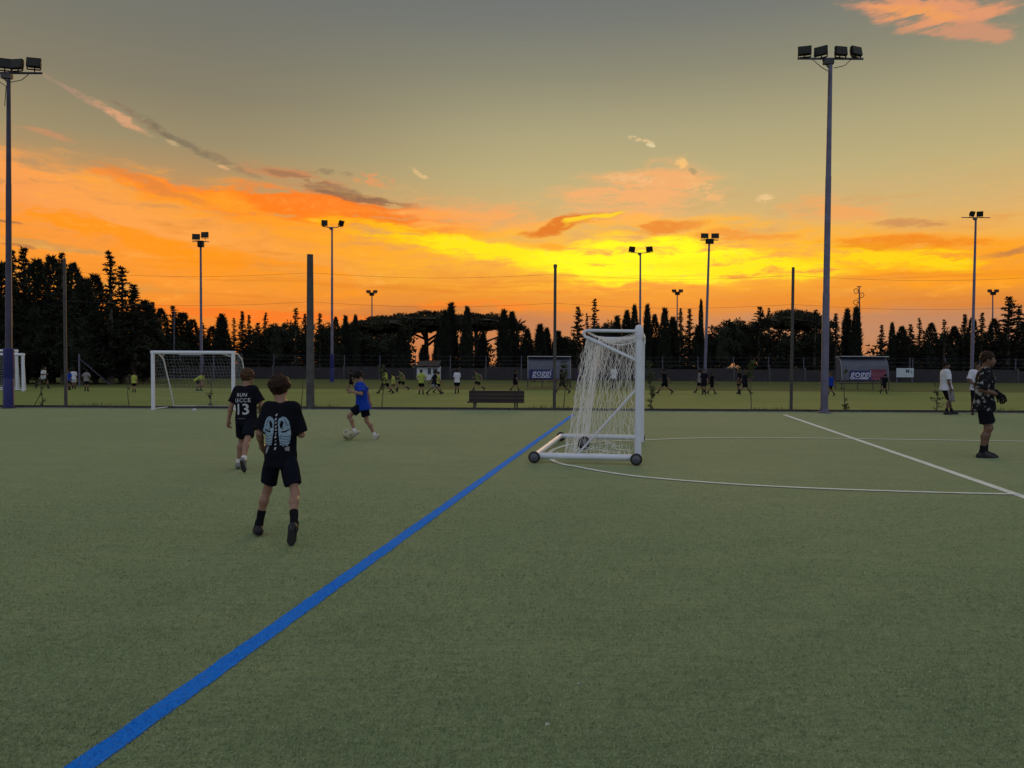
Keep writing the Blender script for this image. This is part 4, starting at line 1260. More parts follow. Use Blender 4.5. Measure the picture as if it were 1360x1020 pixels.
sapling('leafy sapling in front of the first dugout', 749.5, 476, .5, 5, 1.3, .42, .22)
sapling('leafy sapling growing hard against the wheeled goal post', 864, 477, .5, 6, 1.4, .2, .22, low=5)
sapling('leafy sapling with a rounded tuft left of the tall mast', 997, 476, .5, 7, 1.2, .66, .20)
sapling('thin sapling with low shoots in front of the second dugout', 1122.5, 484, .5, 8, .3, .4, .12, low=8)
sapling('sapling with spreading leaves beside the left white-shirted man', 1246, 502, .3, 9, .6, .35, .34, low=4)
sapling('bare sapling stem left of the thick concrete post', 401, 500, .5, 10, .1, .6, .1)
# small scraps on the turf
M_scrap = mat('white paper', (.5, .5, .48), .8)
for lab, (px, py), s in (('tiny white scrap of paper standing on the turf in front', (769, 912), .013), ('flat white scrap of paper low on the turf', (727, 967), .017)):
    p = ground(px, py)
    t = thing('paper_scrap', lab, 'litter', p + Vector((0, 0, .012)), RNG.uniform(0, 6))
    link('scrap', np_mesh('scrap', [(-s * .5, 0, 0), (s * .4, .003, .002), (s * .6, 0, s * .55), (-s * .4, .004, s * .5), (0, .006, s * .3)], [(0, 1, 4), (1, 2, 4), (2, 3, 4), (3, 0, 4)], M_scrap), t)

# ------------------------------------------------------------------ people: every body is one blended surface
def _n(v):
    v = np.asarray(v, float)
    return v / max(np.linalg.norm(v), 1e-9)
class Field:
    """signed distance on a grid, shapes blended together, then skinned"""
    def __init__(self, lo, hi, vox):
        self.vox = vox
        self.lo = np.asarray(lo, float) - 4 * vox
        self.shape = tuple(int(math.ceil((h - l) / vox)) + 5 for l, h in zip(self.lo, np.asarray(hi, float) + 4 * vox))
        self.f = np.full(self.shape, 1e3, np.float32)
    def _box(self, lo, hi):
        i0 = np.clip(np.floor((np.asarray(lo) - self.lo) / self.vox).astype(int), 0, np.array(self.shape))
        i1 = np.clip(np.ceil((np.asarray(hi) - self.lo) / self.vox).astype(int) + 1, 0, np.array(self.shape))
        if (i1 <= i0).any(): return None, None
        ax = [(self.lo[k] + self.vox * np.arange(i0[k], i1[k])).astype(np.float32) for k in range(3)]
        P = np.stack(np.meshgrid(*ax, indexing='ij'), -1)
        return (slice(i0[0], i1[0]), slice(i0[1], i1[1]), slice(i0[2], i1[2])), P
    def _smin(self, sl, d, k):
        a = self.f[sl]
        if k <= 0:
            self.f[sl] = np.minimum(a, d); return
        h = np.maximum(k - np.abs(a - d), 0) / k
        self.f[sl] = np.minimum(a, d) - h * h * k * .25
    def cap(self, a, b, ra, rb=None, k=.0, cut=None):
        rb = ra if rb is None else rb
        m = .9 * self.vox
        ra, rb = max(ra, m), max(rb, m)
        a = np.asarray(a, float); b = np.asarray(b, float)
        pad = max(ra, rb) + k + 3 * self.vox
        sl, P = self._box(np.minimum(a, b) - pad, np.maximum(a, b) + pad)
        if sl is None: return
        ba = (b - a).astype(np.float32); pa = P - a.astype(np.float32)
        t = np.clip((pa @ ba) / max(float(ba @ ba), 1e-9), 0, 1)
        d = np.linalg.norm(pa - t[..., None] * ba, axis=-1) - (ra + (rb - ra) * t)
        for c in (cut or []):
            d = np.maximum(d, (P - np.asarray(c[0], np.float32)) @ np.asarray(c[1], np.float32))
        self._smin(sl, d, k)
    def ell(self, c, r, axes=None, k=.0, sub=False):
        c = np.asarray(c, float); r = np.maximum(np.asarray(r, float), .9 * self.vox)
        A = np.eye(3) if axes is None else np.asarray(axes, float)      # rows: local axes
        pad = r.max() + k + 3 * self.vox
        sl, P = self._box(c - pad, c + pad)
        if sl is None: return
        q = (P - c.astype(np.float32)) @ A.T.astype(np.float32)
        k0 = np.linalg.norm(q / r.astype(np.float32), axis=-1); k1 = np.linalg.norm(q / (r * r).astype(np.float32), axis=-1)
        d = k0 * (k0 - 1) / np.maximum(k1, 1e-6)
        if sub:
            a = self.f[sl]; kk = max(k, 1e-4)
            h = np.maximum(kk - np.abs(a + d), 0) / kk
            self.f[sl] = np.maximum(a, -d) + h * h * kk * .25
        else:
            self._smin(sl, d, k)
    def plane(self, p, n):
        sl, P = self._box(self.lo, self.lo + self.vox * np.array(self.shape))
        self.f[sl] = np.maximum(self.f[sl], (P - np.asarray(p, np.float32)) @ np.asarray(n, np.float32))
    def ripple(self, amp, freq, seed=0, stretch=(1, 1, 1)):
        idx = np.argwhere(np.abs(self.f) < .05)
        if not len(idx): return
        P = (idx * self.vox + self.lo) * np.array(stretch)
        rng = np.random.default_rng(seed)
        s = np.zeros(len(P))
        for o in range(5):
            w = _n(rng.normal(size=3)) * freq * (1.0 + .55 * o)
            s += np.sin(P @ w + rng.uniform(0, 6) + 1.3 * np.sin(P @ (_n(rng.normal(size=3)) * freq * .6))) / (1 + .5 * o)
        self.f[tuple(idx.T)] += (amp * s / 2.2).astype(np.float32)
    def mesh(self, name, m, smooth=True):
        f = self.f
        s = f < 0
        c = [s[i:s.shape[0] - 1 + i, j:s.shape[1] - 1 + j, k:s.shape[2] - 1 + k] for i in (0, 1) for j in (0, 1) for k in (0, 1)]
        anyc = np.logical_or.reduce(c); allc = np.logical_and.reduce(c)
        act = anyc & ~allc
        ids = np.argwhere(act)
        if not len(ids): return None
        index = np.full(act.shape, -1, np.int64); index[tuple(ids.T)] = np.arange(len(ids))
        cor = [np.array((i, j, k)) for i in (0, 1) for j in (0, 1) for k in (0, 1)]
        val = [f[tuple((ids + o).T)].astype(float) for o in cor]
        acc = np.zeros((len(ids), 3)); cnt = np.zeros(len(ids))
        for a in range(8):
            for b in range(a + 1, 8):
                if np.abs(cor[a] - cor[b]).sum() != 1: continue
                x = (val[a] < 0) != (val[b] < 0)
                t = np.where(x, val[a] / np.where(x, val[a] - val[b], 1), 0)
                acc += np.where(x[:, None], cor[a] + t[:, None] * (cor[b] - cor[a]), 0); cnt += x
        V = (ids + acc / np.maximum(cnt, 1)[:, None]) * self.vox + self.lo
        Q = []
        for ax in range(3):
            b, cc = (ax + 1) % 3, (ax + 2) % 3
            sl0 = [slice(1, -1)] * 3; sl1 = [slice(1, -1)] * 3
            sl0[ax] = slice(0, -1); sl1[ax] = slice(1, None)
            s0, s1 = s[tuple(sl0)], s[tuple(sl1)]
            e = np.argwhere(s0 != s1)
            if not len(e): continue
            inside = s0[tuple(e.T)]
            off = np.array([1, 1, 1]); off[ax] = 0
            p = e + off
            eb = np.zeros(3, int); eb[b] = 1; ec = np.zeros(3, int); ec[cc] = 1
            q = np.stack([index[tuple((p - eb - ec).T)], index[tuple((p - ec).T)], index[tuple(p.T)], index[tuple((p - eb).T)]], 1)
            q[~inside] = q[~inside][:, ::-1]
            Q.append(q)
        Q = np.concatenate(Q); Q = Q[(Q >= 0).all(1)]
        return np_mesh(name, V, Q, m, smooth)

def ik(a, c, l1, l2, hint):
    a, c = np.asarray(a, float), np.asarray(c, float)
    d = c - a; L = np.linalg.norm(d)
    if L > (l1 + l2) * .999:
        c = a + d / L * (l1 + l2) * .999; d = c - a; L = np.linalg.norm(d)
    x = (l1 * l1 - l2 * l2 + L * L) / (2 * L)
    h = math.sqrt(max(l1 * l1 - x * x, 0))
    u = d / L
    hn = np.asarray(hint, float); hn = _n(hn - u * (hn @ u))
    return a + u * x + hn * h, c

def person_mats(skin):
    return skin
M_skin = mat('skin', (.235, .125, .080), .55, noise=.10, nscale=14, spec=.35)
M_skin2 = mat('tanned skin', (.125, .062, .040), .55, noise=.10, nscale=14, spec=.35)
M_skin3 = mat('brown skin', (.10, .052, .036), .55, noise=.10, nscale=14, spec=.35)
M_hair = mat('dark brown hair', (.022, .010, .006), .6, noise=.5, nscale=60, bump=.5, bscale=120, spec=.12)
M_hairb = mat('light brown hair', (.055, .028, .014), .6, noise=.5, nscale=60, bump=.5, bscale=120, spec=.12)
M_hairk = mat('black hair', (.008, .006, .006), .65, noise=.4, nscale=60, bump=.5, bscale=120, spec=.10)
M_eyew = mat('eye', (.05, .045, .04), .4)
M_black = mat('black cloth', (.006, .006, .009), .95, spec=.08, noise=.25, nscale=9, bump=.25, bscale=140)
M_black2 = mat('dark navy cloth', (.006, .007, .012), .95, spec=.08, noise=.25, nscale=9, bump=.25, bscale=140)
M_bluec = mat('royal blue cloth', (.008, .035, .26), .9, spec=.1, noise=.18, nscale=9, bump=.25, bscale=140)
M_whitec = mat('white cloth', (.47, .47, .52), .85, noise=.06, nscale=9, bump=.25, bscale=140)
M_sock = mat('black sock', (.008, .008, .010), .95, spec=.08, noise=.2, nscale=30)
M_sockw = mat('white sock', (.55, .53, .50), .9, noise=.1, nscale=30)
M_shoek = mat('black shoe', (.012, .012, .016), .6, spec=.25, noise=.3, nscale=20)
M_shoeg = mat('grey shoe', (.13, .13, .13), .5, noise=.4, nscale=14)
M_shoew = mat('pale shoe', (.36, .34, .28), .5, noise=.2, nscale=14)
M_sole = mat('shoe sole', (.03, .03, .032), .8)
M_solew = mat('pale sole', (.34, .34, .33), .7)
M_bib = mat('yellow-green bib', (.27, .31, .045), .8, noise=.12, nscale=8)
M_purple = mat('purple cloth', (.05, .03, .09), .85, noise=.15, nscale=8)
M_grey = mat('grey cloth', (.17, .16, .16), .85, noise=.15, nscale=8)
M_olive = mat('olive cloth', (.10, .11, .03), .85, noise=.15, nscale=8)
M_camo = mat('black and grey patterned cloth', (.008, .008, .010), .92, spec=.1, nscale=11, col2=(.26, .26, .25), bump=.25, bscale=140)
_cr = [n for n in M_camo.node_tree.nodes if n.type == 'VALTORGB'][0]
_cr.color_ramp.interpolation = 'LINEAR'; _cr.color_ramp.elements[0].position = .53; _cr.color_ramp.elements[1].position = .60
M_print = mat('white shirt print', (.38, .38, .40), .7)
M_wing = mat('pale blue wing print', (.10, .17, .22), .75, nscale=16, col2=(.28, .36, .43), nstretch=(1, 1, 3))
M_wingd = mat('grey wing print', (.14, .14, .15), .75, nscale=30, col2=(.24, .23, .24))

class Figure:
    def __init__(self, H, vox, pelvis, lean=(0, 0), twist=0.0, feet=(), hands=(), head=(0, 0), knee_hint=((0, 1, 0), (0, 1, 0)), elbow_hint=((-.4, -1, 0), (.4, -1, 0)), hand_dir=(None, None), palm=((1, 0, 0), (-1, 0, 0)), curl=.5, slim=1.0, hip_twist=0.0, hshift=(0, 0, 0), hs=1.0):
        """feet: two of (ankle xyz, toe direction, sole-up normal); hands: two wrists; metres, facing +Y, left first"""
        self.H, self.vox = H, vox
        h = H
        self.P = np.asarray(pelvis, float)
        self.u = _n((lean[0], lean[1], 1))
        r = np.array((math.cos(twist), math.sin(twist), 0)); self.r = _n(r - self.u * (r @ self.u))
        self.fw = np.cross(self.u, self.r)
        hr = np.array((math.cos(hip_twist), math.sin(hip_twist), 0)); self.hr = hr
        self.hip = [self.P - hr * .045 * h * slim, self.P + hr * .045 * h * slim]
        S = self.P + self.u * .290 * h
        self.sh = [S - self.r * .094 * h * slim, S + self.r * .094 * h * slim]
        self.neck = self.P + self.u * .315 * h
        yaw, pit = head[0], head[1]
        f2 = self.fw * math.cos(yaw) - self.r * math.sin(yaw)
        r2 = self.r * math.cos(yaw) + self.fw * math.sin(yaw)
        hu = _n(np.array((self.u[0] * .4, self.u[1] * .4, 1)))
        f2 = _n(f2 - hu * (f2 @ hu)); r2 = np.cross(f2, hu)
        self.hf = f2 * math.cos(pit) - hu * math.sin(pit)
        self.hu = hu * math.cos(pit) + f2 * math.sin(pit)
        self.hr2 = np.cross(self.hf, self.hu)
        self.hs = hs
        self.hc = self.neck + hu * (.108 - .05 * (1 - hs)) * h * (1 - .35 * (1 - hs)) + self.hf * .018 * h + np.asarray(hshift, float)
        self.slim = slim
        self.knee, self.ank, self.toe, self.up = [], [], [], []
        for i in (0, 1):
            a, td, un = feet[i]
            k, a2 = ik(self.hip[i], a, .243 * h, .236 * h, knee_hint[i])
            self.knee.append(k); self.ank.append(a2); self.toe.append(_n(td))
            un = np.asarray(un, float); un = _n(un - self.toe[i] * (un @ self.toe[i])); self.up.append(un)
        self.elb, self.wr = [], []
        for i in (0, 1):
            e, w = ik(self.sh[i], hands[i], .170 * h, .150 * h, elbow_hint[i])
            self.elb.append(e); self.wr.append(w)
        self.hdir = [(_n(self.wr[i] - self.elb[i]) if hand_dir[i] is None else _n(hand_dir[i])) for i in (0, 1)]
        self.palm = palm; self.curl = curl
        pts = np.array([self.hc + self.hu * .1 * h, self.hc + self.hf * .1 * h, self.hc - self.hf * .1 * h] + self.knee + self.ank + self.elb + self.wr + [w + d * .12 * h for w, d in zip(self.wr, self.hdir)] + [a + t * .13 * h for a, t in zip(self.ank, self.toe)] + self.hip + self.sh)
        self.lo, self.hi = pts.min(0) - .10 * h, pts.max(0) + .10 * h
    def field(self, lo=None, hi=None):
        return Field(self.lo if lo is None else np.maximum(self.lo, lo), self.hi if hi is None else np.minimum(self.hi, hi), self.vox)
    def torso(self, F, g=0.0, k=.045, lo=0.0, extra=None):
        h, s = self.H, self.slim
        for t, hw, r, back in [(.0, .076, .056, .0), (.05, .072, .053, 0), (.10, .066, .049, .004), (.15, .071, .052, .004), (.20, .079, .055, .0), (.25, .084, .050, -.004), (.283, .074, .038, -.006)]:
            if t < lo: continue
            R_ = (hw - r) * h * s
            q = self.r if t > .08 else self.hr
            c = self.P + self.u * t * h - self.fw * back * h
            F.cap(c - q * R_, c + q * R_, r * h * s + g, None, k * h)
    def hand(self, F, i):
        h = self.H; L = .105 * h
        w, d = self.wr[i], self.hdir[i]
        pn = np.asarray(self.palm[i], float); pn = _n(pn - d * (pn @ d))
        sd = np.cross(d, pn)
        th = sd * (1 if i == 0 else -1)       # thumb side
        if th @ self.fw < 0 and abs(th @ self.fw) > .3: th = -th
        kn = w + d * L * .50
        F.cap(w, w + d * L * .12, .018 * h, .017 * h, .01 * h)
        for o in (-.17, .17):
            F.cap(w + d * L * .12 + sd * o * L * .7, kn + sd * o * L, .11 * L, .105 * L, .008 * h)
        c = self.curl
        for q, (o, l) in enumerate(zip((-.30, -.10, .10, .29), (.44, .50, .47, .36))):
            o2 = o if th @ sd < 0 else -o
            a = kn + sd * o2 * L * .9
            d1 = _n(d * math.cos(c * .7) + pn * math.sin(c * .7) + sd * o2 * .18)
            d2 = _n(d * math.cos(c * 1.9) + pn * math.sin(c * 1.9))
            m = a + d1 * l * L * .55
            F.cap(a, m, .062 * L, .056 * L, .003 * h); F.cap(m, m + d2 * l * L * .48, .056 * L, .046 * L, .003 * h)
        b = w + d * L * .16 + th * .20 * L
        m = b + (d * .55 + th * .65 + pn * .25) * L * .26
        F.cap(b, m, .085 * L, .070 * L, .006 * h); F.cap(m, m + _n(d * .8 + th * .25 + pn * .35) * L * .24, .066 * L, .052 * L, .003 * h)
    def head(self, F):
        h = self.H * self.hs; A = [self.hr2, self.hf, self.hu]; c = self.hc
        F.ell(c + self.hu * .012 * h - self.hf * .006 * h, (.050 * h, .062 * h, .058 * h), A, .02 * h)
        F.ell(c - self.hu * .030 * h + self.hf * .022 * h, (.038 * h, .040 * h, .042 * h), A, .03 * h)
        F.ell(c - self.hu * .058 * h + self.hf * .042 * h, (.017 * h, .016 * h, .013 * h), A, .015 * h)
        if self.vox < .012:
            for s in (-1, 1):
                F.ell(c + self.hr2 * s * .019 * h + self.hf * .060 * h + self.hu * .004 * h, (.011 * h, .010 * h, .008 * h), A, .008 * h, sub=True)
                F.ell(c + self.hr2 * s * .050 * h - self.hf * .004 * h - self.hu * .006 * h, (.006 * h, .014 * h, .020 * h), A, .004 * h)
            F.ell(c - self.hu * .040 * h + self.hf * .0585 * h, (.015 * h, .006 * h, .006 * h), A, .005 * h)
            F.cap(c + self.hf * .058 * h + self.hu * .004 * h, c + self.hf * .068 * h - self.hu * .020 * h, .005 * h, .009 * h, .010 * h)
        else:
            F.cap(c + self.hf * .055 * h, c + self.hf * .066 * h - self.hu * .018 * h, .008 * h, .011 * h, .012 * h)
        F.cap(self.neck - self.u * .03 * h, c - self.hu * .02 * h - self.hf * .012 * h, .035 * h, .032 * h, .02 * h)
    def body(self):
        F = self.field(); h, s = self.H, self.slim
        self.torso(F)
        for i in (0, 1):
            F.cap(self.neck - self.u * .024 * h, self.sh[i], .034 * h, .034 * h, .03 * h)
            F.cap(self.sh[i], self.elb[i], .032 * h * s, .024 * h * s, .02 * h)
            m = self.elb[i] + (self.wr[i] - self.elb[i]) * .3
            F.cap(self.elb[i], m, .024 * h * s, .026 * h * s, .012 * h); F.cap(m, self.wr[i], .026 * h * s, .017 * h * s, .012 * h)
            self.hand(F, i)
            F.cap(self.hip[i], self.knee[i], .050 * h * s, .031 * h * s, .03 * h)
            sh = _n(self.ank[i] - self.knee[i]); back = -self.fw - sh * (-self.fw @ sh); back = _n(back)
            m = self.knee[i] + (self.ank[i] - self.knee[i]) * .30 + back * .012 * h
            F.cap(self.knee[i], m, .029 * h * s, .032 * h * s, .02 * h); F.cap(m, self.ank[i], .032 * h * s, .020 * h * s, .02 * h)
            # heel and instep continue into the shoe
            F.cap(self.ank[i], self.ank[i] + self.toe[i] * .05 * h - self.up[i] * .03 * h, .021 * h, .018 * h, .01 * h)
        self.head(F)
        return F
    def shirt(self, g=.014, hem=-.045, sleeve=.75, flare=.012, seed=1, ripple=.006, sleeve_r=(.040, .050), boxy=0.0):
        h = self.H
        F = self.field()
        self.torso(F, g * h, .05)
        if boxy:
            for t in (.0, .06, .12, .18, .23):
                c = self.P + self.u * t * h; q = self.r if t > .08 else self.hr
                F.cap(c - q * boxy * .028 * h * self.slim, c + q * boxy * .028 * h * self.slim, (.053 * self.slim + g) * h, None, .03 * h)
        s_ = self.slim
        c = self.P + self.u * (-.03) * h
        F.cap(c - self.hr * .022 * h * s_, c + self.hr * .022 * h * s_, .056 * h * s_ + (g + flare) * h, None, .04 * h)
        c = self.P + self.u * (-.075) * h
        F.cap(c - self.hr * .022 * h * s_, c + self.hr * .022 * h * s_, .056 * h * s_ + (g + flare * 1.4) * h, None, .03 * h)
        for i in (0, 1):
            F.cap(self.neck - self.u * .030 * h, self.sh[i], .036 * h, .040 * h, .03 * h)
            d = _n(self.elb[i] - self.sh[i])
            e = self.sh[i] + (self.elb[i] - self.sh[i]) * min(sleeve, 1.0)
            cut = [(e, d)]
            F.cap(self.sh[i], e + d * .03 * h, sleeve_r[0] * h, sleeve_r[1] * h, .018 * h, cut if sleeve <= 1 else None)
            if sleeve > 1:
                d2 = _n(self.wr[i] - self.elb[i]); e2 = self.elb[i] + (self.wr[i] - self.elb[i]) * (sleeve - 1)
                F.cap(self.elb[i], e2 + d2 * .03 * h, sleeve_r[1] * .85 * h, sleeve_r[1] * .6 * h, .012 * h, [(e2, d2)])
        F.ripple(ripple * h, 34 / h, seed, (1, 1, .55))
        F.plane(self.P + self.u * hem * h, -self.u)
        F.ell(self.neck + self.u * .040 * h + self.fw * .012 * h, (.040 * h, .040 * h, .034 * h), None, .006 * h, sub=True)
        return F
    def shorts(self, length=.80, r=(.064, .062), seed=2, ripple=.005, waist=.07, taper=True):
        h = self.H
        F = self.field(hi=[1e3, 1e3, self.P[2] + .2 * h])
        for t, hw, rr in ((-.02, .078, .060), (.03, .074, .057), (.07, .069, .052)):
            c = self.P + self.u * t * h
            F.cap(c - self.hr * (hw - rr) * h, c + self.hr * (hw - rr) * h, rr * h * self.slim + .006 * h, None, .03 * h)
        for i in (0, 1):
            d = _n(self.knee[i] - self.hip[i])
            if length <= 1:
                e = self.hip[i] + (self.knee[i] - self.hip[i]) * length
                F.cap(self.hip[i] + (self.hip[i] - self.P) * .06, e + d * .04 * h, r[0] * h, r[1] * h * .96, .03 * h, [(e, d)])
            else:
                F.cap(self.hip[i], self.knee[i], r[0] * h, .043 * h, .03 * h)
                d2 = _n(self.ank[i] - self.knee[i]); e = self.knee[i] + (self.ank[i] - self.knee[i]) * (length - 1)
                F.cap(self.knee[i], e + d2 * .02 * h, .043 * h, .032 * h, .02 * h, [(e, d2)])
        F.ripple(ripple * h, 30 / h, seed, (1, 1, .5))
        F.plane(self.P + self.u * waist * h, self.u)
        return F
    def sock(self, i, frac):
        h = self.H
        F = self.field(hi=[1e3, 1e3, max(self.knee[i][2], self.ank[i][2]) + .05])
        a, k = self.ank[i], self.knee[i]
        d = _n(k - a); e = a + (k - a) * frac
        m = k + (a - k) * .30 + 0
        back = -self.fw - d * (-self.fw @ d); back = _n(back)
        m = k + (a - k) * .30 + back * .012 * h
        F.cap(a, m, .022 * h, .0335 * h * (.3 + .7 * self.slim), .01 * h, [(e, d)])
        F.cap(a - self.up[i] * .012 * h, a + d * .02 * h, .026 * h, .026 * h, .01 * h)
        F.ripple(.0012 * h, 80 / h, 5)
        return F
    def shoe(self, i, sole=False):
        h = self.H; a, t, n = self.ank[i], self.toe[i], self.up[i]
        F = Field(np.minimum(a, a + t * .13 * h) - .07 * h, np.maximum(a, a + t * .13 * h) + .07 * h, self.vox)
        g = .003 * h if sole else 0
        heel = a - t * .026 * h - n * .033 * h; ball = a + t * .070 * h - n * .038 * h; tip = a + t * .098 * h - n * .042 * h
        F.cap(heel, ball, .0235 * h + g, .025 * h + g, .01 * h); F.cap(ball, tip, .024 * h + g, .016 * h + g, .012 * h)
        if not sole:
            F.cap(a - n * .004 * h, heel + n * .010 * h, .026 * h, .024 * h, .012 * h)
            F.cap(a - n * .008 * h + t * .01 * h, ball + n * .004 * h, .026 * h, .020 * h, .012 * h)
            F.plane(a - n * .052 * h, -n)
            F.plane(a + n * .012 * h, n)
        else:
            F.plane(a - n * .049 * h, n); F.plane(a - n * .058 * h, -n)
        return F
    def hair(self, grow=.010, curls=0, seed=4, nape=-.045, top=0.0, sides=1.0, csize=.014, fringe=.0):
        h = self.H * self.hs; A = [self.hr2, self.hf, self.hu]; c = self.hc
        F = Field(c - .13 * h, c + .13 * h, self.vox)
        F.ell(c + self.hu * (.014 + top * .4) * h - self.hf * .008 * h, ((.050 + grow * sides) * h, (.062 + grow) * h, (.058 + grow + top) * h), A)
        rng = np.random.default_rng(seed)
        for _ in range(curls):
            d = _n(rng.normal(size=3)); d[2] = abs(d[2]) * 1.0 - .35 * rng.random()
            if d[1] > .55 and d[2] < .35: continue
            p = c + self.hu * .014 * h - self.hf * .006 * h + self.hr2 * d[0] * (.051 + grow * sides) * h + self.hf * d[1] * (.062 + grow) * h + self.hu * d[2] * (.058 + grow + top) * h
            F.ell(p, np.array((1, 1, .8)) * csize * h * rng.uniform(.7, 1.3), None, .006 * h)
        F.ripple(.0035 * h, 150 / h, seed)
        F.ell(c + self.hf * .062 * h - self.hu * (.020 + fringe) * h, (.046 * h, .050 * h, .056 * h), A, .006 * h, sub=True)
        F.plane(c + self.hu * nape * h, -_n(self.hu - self.hf * .55))
        return F

def dress(name, label, fig, pos, yaw, group, skin, shirt_m, shorts_m, hair_m, sock_m, shoe_m, sole_m, shirt_k={}, shorts_k={}, hair_k={}, sock_frac=.35, eyes=True):
    t = thing(name, label, 'person', pos, yaw, group)
    parts = {'root': t}
    def add(nm, F, m):
        me = F.mesh(nm, m)
        if me is None: return None
        o = link(nm, me, t); parts.setdefault(nm, []).append(o); return o
    add('body', fig.body(), skin)
    add('shirt', fig.shirt(**shirt_k), shirt_m)
    add('trousers' if shorts_k.get('length', .8) > 1 else 'shorts', fig.shorts(**shorts_k), shorts_m)
    add('hair', fig.hair(**hair_k), hair_m)
    for i in (0, 1):
        if sock_m: add('sock', fig.sock(i, sock_frac), sock_m)
        s = add('shoe', fig.shoe(i), shoe_m)
        me = fig.shoe(i, True).mesh('sole', sole_m)
        if me: link('sole', me, s)
        if eyes and fig.vox < .012:
            h = fig.H * fig.hs
            c = fig.hc + fig.hr2 * (1, -1)[i] * .019 * h + fig.hf * .0515 * h + fig.hu * .004 * h
            part('eye', MB().lathe(c, fig.hf, [(-.006 * h, .004 * h), (-.002 * h, .0075 * h), (.002 * h, .006 * h), (.0045 * h, .002 * h)], 8), M_eyew, t, True)
    return parts

def on_surface(target, verts2, origin, ex, ey, fw, off):
    """drape flat artwork (x along ex, y along ey) over the back of a shirt"""
    me = target.data
    bvh = BVHTree.FromPolygons([v.co.copy() for v in me.vertices], [tuple(p.vertices) for p in me.polygons])
    out = []
    for x, y in verts2:
        o = Vector(origin) + Vector(ex) * x + Vector(ey) * y - Vector(fw) * .6
        hit = bvh.ray_cast(o, Vector(fw), 1.2)
        out.append((hit[0] if hit[0] is not None else o + Vector(fw) * .5) - Vector(fw) * off)
    return out
def print_text(s, size, target, origin, ex, ey, fw, m, parent, name='lettering', bold=.0, rot=0.0, spacing=1.0, off=.004):
    me = text_mesh(s, size, m, bold=bold, spacing=spacing)
    bm = bmesh.new(); bm.from_mesh(me)
    bmesh.ops.triangulate(bm, faces=bm.faces)
    bmesh.ops.subdivide_edges(bm, edges=[e for e in bm.edges if e.calc_length() > size * .12], cuts=3, use_grid_fill=True)
    bmesh.ops.triangulate(bm, faces=bm.faces)
    c, sn = math.cos(rot), math.sin(rot)
    pts = on_surface(target, [(v.co.x * c - v.co.y * sn, v.co.x * sn + v.co.y * c) for v in bm.verts], origin, ex, ey, fw, off)
    for v, p in zip(bm.verts, pts): v.co = p
    bm.to_mesh(me); bm.free()
    return link(name, me, parent)
def inside(poly, X, Y):
    r = np.zeros(X.shape, bool); n = len(poly); j = n - 1
    for i in range(n):
        xi, yi = poly[i]; xj, yj = poly[j]
        with np.errstate(divide='ignore', invalid='ignore'):
            c = ((yi > Y) != (yj > Y)) & (X < (xj - xi) * (Y - yi) / (yj - yi + 1e-12) + xi)
        r ^= c; j = i
    return r
def print_shape(polys, holes, cell, target, origin, ex, ey, fw, m, parent, name, off=.004):
    allp = np.array([p for q in polys for p in q])
    xs = np.arange(allp[:, 0].min(), allp[:, 0].max() + cell, cell); ys = np.arange(allp[:, 1].min(), allp[:, 1].max() + cell, cell)
    X, Y = np.meshgrid(xs[:-1] + cell / 2, ys[:-1] + cell / 2, indexing='ij')
    ok = np.zeros(X.shape, bool)
    for q in polys: ok |= inside(q, X, Y)
    for q in holes: ok &= ~inside(q, X, Y)
    vid, v2, f = {}, [], []
    def V(i, j):
        if (i, j) not in vid: vid[i, j] = len(v2); v2.append((xs[i], ys[j]))
        return vid[i, j]
    for i, j in np.argwhere(ok): f.append((V(i, j), V(i + 1, j), V(i + 1, j + 1), V(i, j + 1)))
    if not f: return None
    return link(name, np_mesh(name, on_surface(target, v2, origin, ex, ey, fw, off), f, m, True), parent)

YF = (0, 1, 0)
# --- boy in front, seen from behind: black tee with a winged print ------------------------------------
H = 1.335
gL, gR = ground(344, 710), ground(389, 722)
mid = ground(368, 715)
def rel(p, z=0.0):
    return np.array((p.x - mid.x, p.y - mid.y, z))
aL = rel(gL) + (.01, -.04, .083); 
toeR = rel(gR)
aR = toeR + (.035, -.085, .155)
f1 = Figure(H, .0052, (0.022, .02, .692), slim=.82, lean=(.02, .06), hshift=(-.030, 0, -.008), twist=R(-6), hip_twist=R(4),
            feet=[(aL, (-.45, .88, -.05), (0, 0, 1)), (aR, (-.16, .52, -.84), (.1, .85, .5))],
            hands=[(-.165, .13, .74), (.115, .23, .87)], head=(R(6), R(4)),
            knee_hint=((-.1, 1, 0), (.25, 1, 0)), elbow_hint=((-.12, -1, -.1), (.42, -1, -.1)), hand_dir=((.1, .7, -.2), (-.5, .8, .2)), curl=1.0)
q = dress('person', 'boy in a black tee with a pale winged print on its back, jogging away', f1, mid, 0, 'boys playing on the turf', M_skin, M_black, M_black2, M_hair, M_sock, M_shoek, M_sole,
          shirt_k=dict(hem=-.075, sleeve=.92, g=.016, flare=.007, boxy=1.1, sleeve_r=(.038, .049)), shorts_k=dict(length=.80, r=(.054, .054)), hair_k=dict(grow=.010, sides=.8, curls=170, csize=.0105, top=.003, nape=-.05), sock_frac=.44)
S = q['shirt'][0]
eo = f1.P + f1.u * .15 * H
wing = [(.016, .085), (.030, .105), (.055, .118), (.080, .110), (.098, .080), (.106, .035), (.108, -.01), (.106, -.06), (.098, -.10), (.085, -.125), (.072, -.115), (.060, -.128), (.050, -.112), (.036, -.118), (.030, -.06), (.022, -.02), (.018, .02)]
wh = [(.030, .055), (.046, .088), (.060, .070), (.052, .030), (.034, .020)]
wh2 = [(.045, -.002), (.075, .004), (.098, .018), (.098, .006), (.075, -.010), (.045, -.014)]
